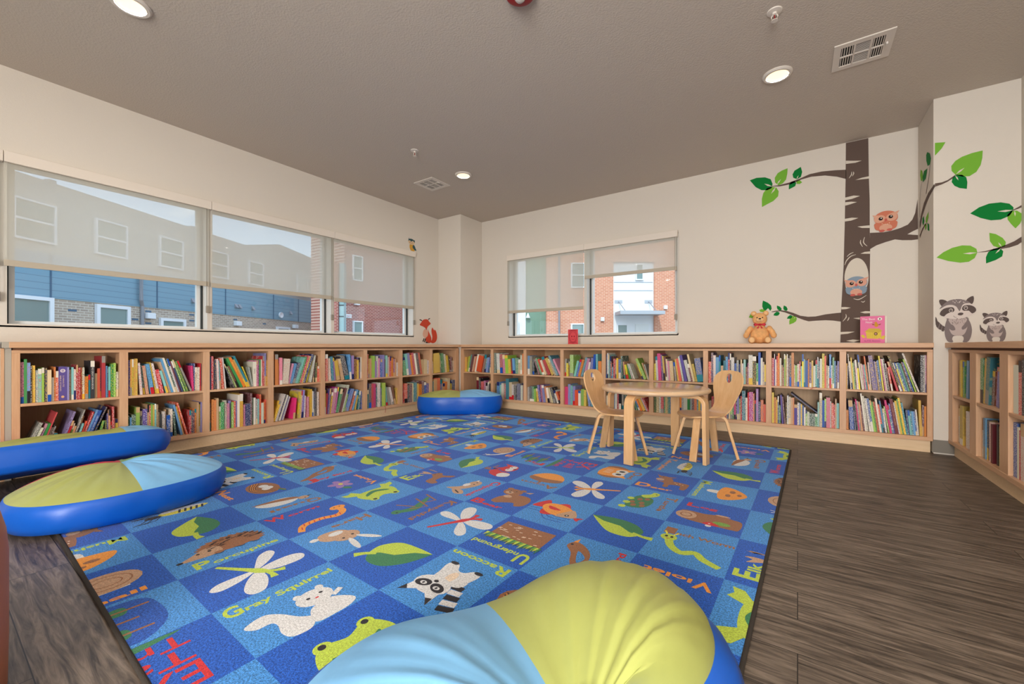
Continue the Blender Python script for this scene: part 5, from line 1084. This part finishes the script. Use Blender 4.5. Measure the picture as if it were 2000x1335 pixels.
part('branch', onR, lambda A: A.pg([(5.225, 1.896), (5.138, 1.937), (5.020, 1.954), (4.963, 1.947), (5.049, 1.936), (5.132, 1.913), (5.219, 1.869)], BARK))
leafpart(onR, [(4.963, 2.555), (4.880, 2.511), (4.842, 2.454), (4.869, 2.415), (4.946, 2.428), (4.991, 2.488), (4.997, 2.542)], DG); leafpart(onR, [(5.194, 2.486), (5.132, 2.450), (5.108, 2.396), (5.132, 2.359), (5.187, 2.385), (5.212, 2.439)], LG)
leafpart(onR, [(4.957, 2.413), (4.980, 2.374), (5.014, 2.342), (5.108, 2.341), (5.120, 2.393), (5.072, 2.429)], DG); leafpart(onR, [(5.084, 2.037), (5.060, 1.986), (5.096, 1.953), (5.132, 1.989), (5.126, 2.025)], DG); leafpart(onR, [(4.918, 2.031), (4.924, 1.981), (4.968, 1.948), (5.014, 1.960), (5.008, 2.002)], LG)
leafpart(onR, [(5.060, 1.956), (4.980, 1.937), (4.991, 1.903), (5.025, 1.896)], LG); leafpart(onR, [(4.957, 1.943), (4.902, 1.918), (4.891, 1.858), (4.946, 1.878)], DG)
part('branch', onP, lambda A: A.pg([(0.929, 2.220), (0.969, 2.220), (1.003, 2.231), (1.031, 2.252), (1.053, 2.269), (1.036, 2.241), (1.003, 2.218), (0.969, 2.203), (0.929, 2.193)], BARK))
leafpart(onP, [(0.929, 2.553), (0.990, 2.542), (0.969, 2.498), (0.947, 2.470), (0.929, 2.448)], LG); leafpart(onP, [(1.196, 2.419), (1.194, 2.364), (1.185, 2.307), (1.162, 2.259), (1.125, 2.234), (1.083, 2.240), (1.048, 2.262), (1.025, 2.299), (1.023, 2.340), (1.046, 2.375), (1.083, 2.399), (1.139, 2.414)], LG, [(1.048, 2.265), (1.098, 2.308)])
leafpart(onP, [(1.110, 2.136), (1.113, 2.190), (1.107, 2.229), (1.083, 2.255), (1.053, 2.262), (1.031, 2.243), (1.025, 2.210), (1.041, 2.176), (1.069, 2.152)], DG, [(1.046, 2.257), (1.063, 2.215)])
br2 = thing('branch_sticker', 'leafy branch stickers reaching in from the right edge above the raccoons', 'wall sticker', (1.3, YF, 1.8))
def part2(name, draw):
    A = Art(.00015); draw(A); return A.build(name, onP, ink, br2, off=br2.location)
part2('branch', lambda A: A.pg([(1.401, 1.955), (1.377, 1.938), (1.352, 1.923), (1.317, 1.918), (1.352, 1.917), (1.381, 1.927), (1.402, 1.937)], BARK)); part2('branch', lambda A: A.pg([(1.398, 1.714), (1.360, 1.683), (1.317, 1.661), (1.274, 1.644), (1.212, 1.628), (1.157, 1.622), (1.212, 1.620), (1.283, 1.632), (1.335, 1.638), (1.377, 1.653), (1.398, 1.672)], BARK))
def lf2(p, c, v): part2('leaf', lambda A: (A.pg(p, c), vein(A, *v)))
lf2([(1.128, 1.937), (1.176, 1.976), (1.230, 1.995), (1.291, 1.993), (1.335, 1.974), (1.356, 1.942), (1.355, 1.919), (1.335, 1.881), (1.291, 1.860), (1.239, 1.863), (1.185, 1.891)], DG, [(1.356, 1.921), (1.274, 1.926)])
lf2([(1.366, 1.780), (1.343, 1.818), (1.326, 1.854), (1.324, 1.889), (1.343, 1.916), (1.373, 1.914), (1.396, 1.889), (1.401, 1.856), (1.390, 1.814)], LG, [(1.361, 1.915), (1.364, 1.871)])
lf2([(0.938, 1.610), (0.978, 1.649), (1.027, 1.677), (1.083, 1.690), (1.130, 1.681), (1.162, 1.652), (1.167, 1.621), (1.153, 1.580), (1.121, 1.554), (1.074, 1.552), (1.007, 1.573)], LG, [(1.167, 1.621), (1.088, 1.623)])
lf2([(1.231, 1.767), (1.265, 1.752), (1.300, 1.718), (1.317, 1.683), (1.313, 1.651), (1.283, 1.642), (1.252, 1.662), (1.234, 1.702)], LG, [(1.296, 1.648), (1.278, 1.687)])
lf2([(1.214, 1.530), (1.213, 1.579), (1.225, 1.617), (1.252, 1.640), (1.287, 1.642), (1.304, 1.613), (1.298, 1.575), (1.265, 1.551)], DG, [(1.291, 1.639), (1.263, 1.601)])
# sticker animals
def owl(A, P, c1, c2, flip=0):
    A.pg(P(50, 60), c1)
def sc_owl(fn, u0, v0, s, c1, c2, c3, name, label):
    """u0, v0 in metres: centre of the head; s: half width"""
    def dd(A):
        A.frame(u0, v0, s)
        A.pg([(-.72, -1.25), (-.95, -.9), (-.8, -.4), (.8, -.4), (.95, -.9), (.72, -1.25), (0, -1.4)], c1, 4); A.el(0, -1.05, .55, .4, c2); A.pg([(-1.0, 0), (-.85, .45), (-.4, .75), (.1, .82), (.6, .68), (.95, .35), (1.0, -.15), (.7, -.5), (0, -.6), (-.75, -.5)], c1, 4)
        A.pg([(-1.15, .5), (-.9, .12), (-.5, .38)], c2); A.pg([(1.15, .7), (.9, .25), (.5, .5)], c2); A.el(-.5, -.02, .5, .43, c2, 10); A.el(.5, .05, .48, .43, c2, 10)
        A.el(-.42, .0, .19, .19, (50, 38, 34)); A.el(.42, .1, .19, .19, (50, 38, 34)); A.el(-.38, .06, .06, .06, (235, 225, 215)); A.el(.46, .16, .06, .06, (235, 225, 215)); A.pg([(-.12, -.18), (0, -.02), (.14, -.15), (0, -.4)], c3, 2)
        for x in (-.3, -.15, 0, .15, .3): A.el(x, -.58-.1*(abs(x) < .2), .03, .05, (235, 215, 190))
        A.el(-.32, -1.38, .24, .14, c3); A.el(.32, -1.33, .24, .14, c3)
    return sticker(name, label, 'wall sticker', fn, dd)
ob = [(0.694, 2.108), (0.781, 2.092)]; sc_owl(onB2, ob[0][0], ob[0][1], (ob[1][0]-ob[0][0])*.98, (206, 122, 96), (218, 164, 138), (200, 100, 88), 'owl_sticker', 'orange owl sticker sitting on the right-hand tree branch')
ob = [(0.476, 1.509), (0.561, 1.501)]; sc_owl(onB2, ob[0][0], ob[0][1]-.005, (ob[1][0]-ob[0][0])*.98, (134, 152, 168), (214, 160, 138), (196, 98, 90), 'owl_sticker', 'blue-grey owl sticker inside the tree hollow')
RG, RL, RD, RB = (128, 116, 114), (214, 202, 194), (92, 80, 76), (188, 172, 166)
def raccoon(A, T):
    """T maps sticker drawing coordinates (taken over a 0..10 square) to the wall"""
    p = lambda *a: [T(a[i], a[i+1]) for i in range(0, len(a), 2)]
    A.pg(p(-2.9, 7.2, -2.6, 6.4, -2.1, 6.0, -.6, 4.6, 0, 3.4, -.6, 3.5, -1.8, 3.8, -2.6, 4.6), RG, 3)
    for x, y in ((-2.4, 5.3), (-1.6, 4.6), (-.8, 4.1)): A.pg(p(x-.35, y-.75, x+.3, y-1.0, x+.75, y+.35, x+.1, y+.75), RD)
    A.pg(p(-2.95, 7.4, -2.9, 5.2, -2.4, 4.6, -2.35, 6.3), RD, 2)
    A.pg(p(.5, 6.4, .0, 5.0, -.2, 3.4, .0, 1.8, .6, .5, 1.4, .1, 2.2, .1, 2.4, .4, 2.1, .9, 2.3, 1.6, 2.9, 1.9, 5.0, 1.9, 5.5, 1.2, 5.4, .6, 5.2, .2, 6.0, .0, 6.9, .4, 7.6, 1.6, 7.9, 3.4, 7.6, 5.0, 7.0, 6.2, 6.2, 7.2, 1.0, 7.2), RG, 2)
    A.pg(p(1.3, 6.8, 1.3, 5.8, 2.2, 4.6, 3.0, 3.6, 2.0, 3.4, 1.2, 3.9, 1.8, 2.6, 2.8, 2.0, 5.0, 2.0, 6.0, 2.8, 6.6, 4.4, 6.4, 4.2, 5.4, 3.6, 4.9, 3.9, 5.4, 4.8, 6.3, 5.9, 6.0, 6.9), RB, 2)
    A.pg(p(1.2, 4.0, 2.2, 3.5, 3.0, 3.5, 2.9, 4.2, 2.2, 5.0, 1.5, 5.0), RG, 2); A.pg(p(6.3, 5.0, 5.6, 4.9, 4.9, 4.2, 5.1, 3.6, 5.9, 3.8, 6.4, 4.2), RG, 2)
    A.pg(p(-1.2, 8.8, -1.2, 8.0, .0, 7.0, 1.8, 6.7, 4.0, 6.6, 6.2, 7.0, 8.0, 7.6, 9.0, 8.6, 8.9, 9.6, 7.9, 10.8, 6.2, 11.7, 3.8, 12.0, 1.4, 11.7, -.2, 10.8), RL, 3)
    A.pg(p(-1.8, 12.1, -1.7, 11.2, -.9, 10.2, -.2, 10.9, .6, 11.6, -.7, 12.2), RD, 2); A.pg(p(8.3, 12.8, 7.0, 12.4, 6.2, 11.6, 7.2, 11.0, 7.9, 10.6, 8.4, 11.5), RD, 2)
    A.pg(p(-1.8, 9.5, -.8, 10.6, .6, 11.6, 2.4, 12.1, 4.6, 12.1, 6.4, 11.6, 7.4, 10.9, 6.0, 10.9, 5.0, 10.3, 4.3, 8.7, 3.4, 10.0, 2.0, 10.6, .4, 10.5, -.9, 9.9), RG, 2)
    A.pg(p(-1.6, 7.9, -1.4, 8.8, -.4, 9.6, 1.0, 9.9, 2.3, 9.9, 2.8, 9.2, 2.4, 8.6, 1.2, 8.4, .2, 7.9, -.4, 7.4), RD, 2); A.pg(p(9.0, 8.6, 8.9, 9.5, 7.8, 10.2, 6.4, 10.4, 5.3, 10.1, 5.0, 9.3, 5.6, 8.8, 7.0, 8.8, 7.9, 8.0), RD, 2)
    for x, y in ((1.7, 9.05), (6.1, 9.6)): A.pg(p(*sum([[x+.6*cos(q), y+.55*sin(q)] for q in [i*.6283 for i in range(10)]], [])), RL); A.pg(p(*sum([[x+.42*cos(q), y+.4*sin(q)] for q in [i*.6283 for i in range(10)]], [])), (60, 50, 48)); A.pg(p(x-.1, y-.05, x+.15, y-.05, x+.15, y+.2, x-.1, y+.2), RL)
    A.pg(p(3.7, 7.9, 4.2, 8.3, 5.1, 8.3, 5.4, 8.0, 4.9, 7.6, 4.1, 7.6), RD, 2); A.ln(p(2.5, 7.5, 2.8, 7.15, 3.4, 7.05), abs(T(.12, 0)[0]-T(0, 0)[0]), RD)
    rr = random.Random(4)
    for i in range(26):
        x = 2.0+4.2*rr.random(); y = 10.9+1.0*rr.random(); h_ = .25; A.pg(p(x, y, x+.12, y, x+.12, y+h_, x, y+h_), RL)
    for i in range(24):
        x = 1.9+3.9*rr.random(); y = 5.0+1.6*rr.random(); A.pg(p(x, y, x+.12, y, x+.12, y+.28, x, y+.28), RG)
def rac(x0, x1, zb, zt, label):
    s = (x1-x0)/7.9; sv = (zt-zb)/12.2
    sticker('raccoon_sticker', label, 'wall sticker', onP, lambda A: raccoon(A, lambda x, y: (x0+x*s, zb+y*sv)))
q = [(0.988, 0.912), (1.138, 0.911), (1.044, 1.263)]; rac(q[0][0], q[1][0], q[0][1], q[2][1], 'larger raccoon wall sticker, above the left end of the right-hand worktop')
q = [(1.218, 0.918), (1.318, 0.917), (1.268, 1.143)]; rac(q[0][0], q[1][0], q[0][1], q[2][1], 'smaller raccoon wall sticker on the right of the pair')
OR, DK = (196, 74, 52), (76, 58, 50)
def fox(A):
    A.pg([(4.464, 1.139), (4.504, 1.149), (4.540, 1.127), (4.556, 1.073), (4.532, 1.031), (4.492, 1.012), (4.456, 1.030), (4.440, 1.076)], (214, 168, 146), 4)
    A.pg([(4.546, 1.160), (4.564, 1.115), (4.589, 1.074), (4.613, 1.033), (4.622, 0.997), (4.613, 0.948), (4.556, 0.933), (4.508, 0.959), (4.504, 1.013), (4.540, 1.043), (4.554, 1.091)], OR, 3)
    A.pg([(4.646, 1.181), (4.630, 1.160), (4.622, 1.123), (4.632, 1.075), (4.642, 1.033), (4.630, 0.982), (4.605, 0.948), (4.646, 0.933), (4.697, 0.943), (4.735, 0.980), (4.748, 1.035), (4.735, 1.096), (4.709, 1.150), (4.705, 1.129), (4.680, 1.155), (4.676, 1.137)], OR, 2)
    A.pg([(4.430, 1.276), (4.460, 1.295), (4.508, 1.304), (4.552, 1.297), (4.564, 1.277), (4.608, 1.243), (4.580, 1.215), (4.548, 1.196), (4.528, 1.156), (4.516, 1.141), (4.484, 1.172), (4.436, 1.191), (4.385, 1.204), (4.383, 1.221), (4.412, 1.252)], OR, 2)
    A.ln([(4.369, 1.286), (4.397, 1.285), (4.424, 1.275)], [.004, .02, .014], DK); A.ln([(4.595, 1.324), (4.572, 1.313), (4.558, 1.296)], [.004, .018, .014], DK)
    for c in ([(4.456, 1.186), (4.474, 1.185), (4.464, 1.177)], [(4.544, 1.201), (4.560, 1.200), (4.550, 1.193)], [(4.509, 1.145), (4.530, 1.145), (4.520, 1.137)]): A.pg(c, DK)
    A.ln([(4.466, 1.006), (4.456, 0.979), (4.440, 0.956)], .022, DK); A.ln([(4.500, 1.007), (4.488, 0.977), (4.474, 0.947)], .022, DK); A.ln([(4.500, 0.947), (4.528, 0.942), (4.556, 0.941)], [.02, .02, .004], DK)
sticker('fox_sticker', 'sitting red fox wall sticker beside the long window, near the corner', 'wall sticker', onL, fox)
TE, MU = (54, 84, 88), (208, 158, 66)
def owl3(A):
    A.pg([(4.193, 2.411), (4.178, 2.378), (4.181, 2.342), (4.199, 2.314), (4.229, 2.297), (4.259, 2.302), (4.280, 2.325), (4.277, 2.361), (4.259, 2.394), (4.241, 2.418)], MU, 4); A.pg([(4.152, 2.436), (4.170, 2.467), (4.199, 2.484), (4.241, 2.482), (4.268, 2.470), (4.280, 2.449), (4.271, 2.415), (4.241, 2.400), (4.193, 2.397), (4.164, 2.412)], (214, 186, 150), 4)
    A.pg([(4.165, 2.494), (4.172, 2.477), (4.199, 2.484), (4.241, 2.483), (4.268, 2.468), (4.277, 2.483), (4.280, 2.466), (4.277, 2.437), (4.256, 2.453), (4.232, 2.458), (4.212, 2.440), (4.193, 2.454), (4.164, 2.452), (4.152, 2.434), (4.158, 2.469)], TE, 2); A.pg([(4.253, 2.402), (4.277, 2.389), (4.295, 2.355), (4.312, 2.329), (4.283, 2.325), (4.253, 2.343), (4.235, 2.371)], TE, 3)
    for c in ([(4.178, 2.430), (4.193, 2.434), (4.187, 2.423)], [(4.228, 2.428), (4.242, 2.430), (4.235, 2.422)]): A.pg(c, DK, 3)
    A.pg([(4.208, 2.427), (4.220, 2.423), (4.208, 2.411), (4.198, 2.418)], (206, 120, 60)); A.pg([(4.226, 2.298), (4.242, 2.298), (4.235, 2.293)], DK); A.pg([(4.259, 2.295), (4.274, 2.296), (4.266, 2.290)], DK)
sticker('owl_sticker', 'small teal and mustard owl sticker perched on the long window fascia corner', 'wall sticker', onL, owl3)

# ------------------------------------------------------------ things standing on the back worktop
ZT = .9107
t = thing('picture_book', 'pink picture book standing on the worktop in front of the tree trunk', 'book', (.568, 5.03, ZT), R(-12), world=False)
MB().box(-.086, .086, -.002, .001, 0, .25).build('front_cover', plain('pink_cover', (226, 112, 158), .4), t)
MB().box(-.084, .086, .001, .014, .002, .247).build('pages', 'pages', t); MB().prism([(.086, .014, 0), (-.086, .0165, 0), (-.086, .014, 0)], (0, 0, .25)).build('back_cover', plain('pale_endpaper', (226, 220, 204), .6), t)
MB().box(.0865, .098, .006, .0085, .004, .246).build('back_cover', plain('endpaper', (228, 222, 206), .6), t)
A = Art(.00012); WHT, YEL, BLK = (236, 226, 220), (222, 196, 84), (60, 40, 44)
A.tx('The Best', -.074, .214, .026, WHT, width=.094); A.tx('Nest', -.048, .186, .026, WHT, width=.048); A.el(.052, .222, .016, .014, WHT); A.el(.052, .222, .004, .009, BLK)
A.pg([(-.046, .108), (-.04, .045), (.040, .040), (.062, .062), (.062, .115)], YEL); A.pg([(-.056, .106), (-.022, .138), (.046, .134), (.07, .112), (.04, .094)], (206, 178, 78)); A.el(.024, .086, .0125, .014, BLK); A.el(.024, .086, .008, .009, (196, 150, 130))
for i in range(6): A.ln([(-.036+i*.013, .05), (-.037+i*.013, .1)], .0008, (150, 120, 60), 0)
A.el(.028, .166, .014, .018, (206, 150, 56)); A.el(.024, .187, .009, .009, (206, 150, 56)); A.pg([(.02, .17), (-.004, .182), (.004, .166)], (150, 96, 46)); A.pg([(.038, .17), (.062, .18), (.052, .164)], (150, 96, 46)); A.pg([(.014, .188), (.006, .19), (.014, .184)], BLK)
for x, y in ((-.068, .07), (-.06, .058), (.06, .05), (.072, .044), (.078, .06)): A.el(x, y, .012, .009, YEL)
A.tx('by P.D. Eastman', -.056, .018, .012, BLK, width=.112); A.build('cover_print', lambda x, y, k: (x, -.0022-k, y), ink, t)
t = thing('small_book', 'small red book standing on the worktop in front of the back window', 'book', (-2.475, 5.02, ZT), R(15), world=False)
MB().box(-.066, .066, -.002, .001, 0, .2).box(-.068, -.064, -.002, .03, 0, .2).build('cover', plain('red_cover', (206, 58, 66), .5), t); MB().box(-.062, .063, .001, .028, .002, .197).build('pages', 'pages', t)
A = Art(.00012); dk = (132, 26, 40)
for r_ in (.05, .04): A.ln([(r_*1.1*cos(a), .1+r_*1.7*sin(a)) for a in [i*pi/8 for i in range(17)]], .003, dk)
A.el(-.016, .105, .007, .012, dk); A.el(.016, .105, .007, .012, dk); A.ln([(-.024, .075), (0, .066), (.024, .075)], .004, dk); A.ln([(-.05, .18), (0, .188), (.05, .18)], .005, dk); A.ln([(-.052, .022), (-.02, .03), (0, .02), (.02, .03), (.052, .022)], .005, dk)
for x in (-.046, .046): A.ln([(x, .04), (x*.8, .06), (x, .08)], .003, dk)
A.build('cover_print', lambda x, y, k: (x, -.0022-k, y), ink, t)
# plain tan teddy bear
fur = plain('tan_plush', (236, 178, 118), .95, .1, bump=(220, .9, .004), vary=(30, .86, 1.1)); fur2 = plain('pale_plush', (240, 196, 144), .95, .1, bump=(220, .9, .004)); bead = plain('black_bead', (24, 18, 16), .2, .5)
t = thing('teddy_bear', 'tan plush teddy bear sitting on the worktop beside the tree sticker branch', 'toy', (-.325, 5.02, ZT), R(-1), world=False); t.rotation_euler = (0, 0, R(4))
def blob(parts, name, mt=fur, par=None):
    mb = MB()
    for c, r_, rt in parts: mb.sphere(c, r_, 28, 18, rot=Matrix.Rotation(R(rt[1]), 3, rt[0]) if rt else None)
    o = mb.build(name, mt, par or t, smooth='all')
    if len(parts) > 1:
        rm = o.modifiers.new('r', 'REMESH'); rm.mode = 'VOXEL'; rm.voxel_size = .005; rm.use_smooth_shade = True; sm = o.modifiers.new('s', 'SMOOTH'); sm.iterations = 6
    return o
blob([((0, 0, .085), (.088, .068, .085), None), ((0, .005, .14), (.066, .055, .05), None), ((0, 0, .19), (.045, .04, .03), None)], 'body')
hd = blob([((0, -.005, .255), (.067, .06, .066), None), ((0, -.03, .232), (.06, .045, .036), None)], 'head')
for s in (-1, 1):
    e = blob([((s*.054, .005, .315), (.026, .015, .026), None)], 'ear', fur, hd); blob([((s*.054, -.008, .314), (.015, .006, .015), None)], 'inner_ear', fur2, e)
    MB().sphere((s*.024, -.064, .268), .0062, 12, 8).build('eye', bead, hd, smooth='all')
    blob([((s*.085, -.01, .155), (.028, .028, .03), None), ((s*.108, -.018, .12), (.027, .027, .04), ('Y', s*-25)), ((s*.122, -.026, .085), (.028, .027, .03), None)], 'arm')
    lg = blob([((s*.055, -.03, .045), (.042, .05, .042), None), ((s*.068, -.075, .036), (.036, .05, .036), None)], 'leg'); MB().sphere((s*.07, -.120, .036), (.025, .008, .028), 20, 10).build('foot_pad', fur2, lg, smooth='all')
MB().sphere((0, -.068, .243), (.034, .022, .024), 20, 12).build('muzzle', fur2, hd, smooth='all'); MB().sphere((0, -.088, .254), (.012, .007, .008), 14, 8).build('nose', bead, hd, smooth='all')
MB().tube([(-.014, -.086, .236), (-.006, -.089, .231), (0, -.090, .236), (.006, -.089, .231), (.014, -.086, .236)], .0012, 6).build('mouth', bead, hd)
rbn = MB(); rbn.lathe([(.047, .188), (.055, .193), (.056, .203), (.05, .208)], 32, (0, 0, 0), cap=False)
for s in (-1, 1): rbn.prism([(s*.004, -.062, .196), (s*.045, -.066, .214), (s*.048, -.066, .178)], (0, .008, 0)); rbn.prism([(s*.002, -.06, .194), (s*.03, -.066, .158), (s*.012, -.066, .156)], (0, .006, 0))
rbn.sphere((0, -.062, .196), (.010, .008, .010), 12, 8); rbn.build('neck_ribbon', plain('red_ribbon', (192, 24, 46), .6), t)

for o in bpy.data.objects:
    if '_world' in o: del o['_world']
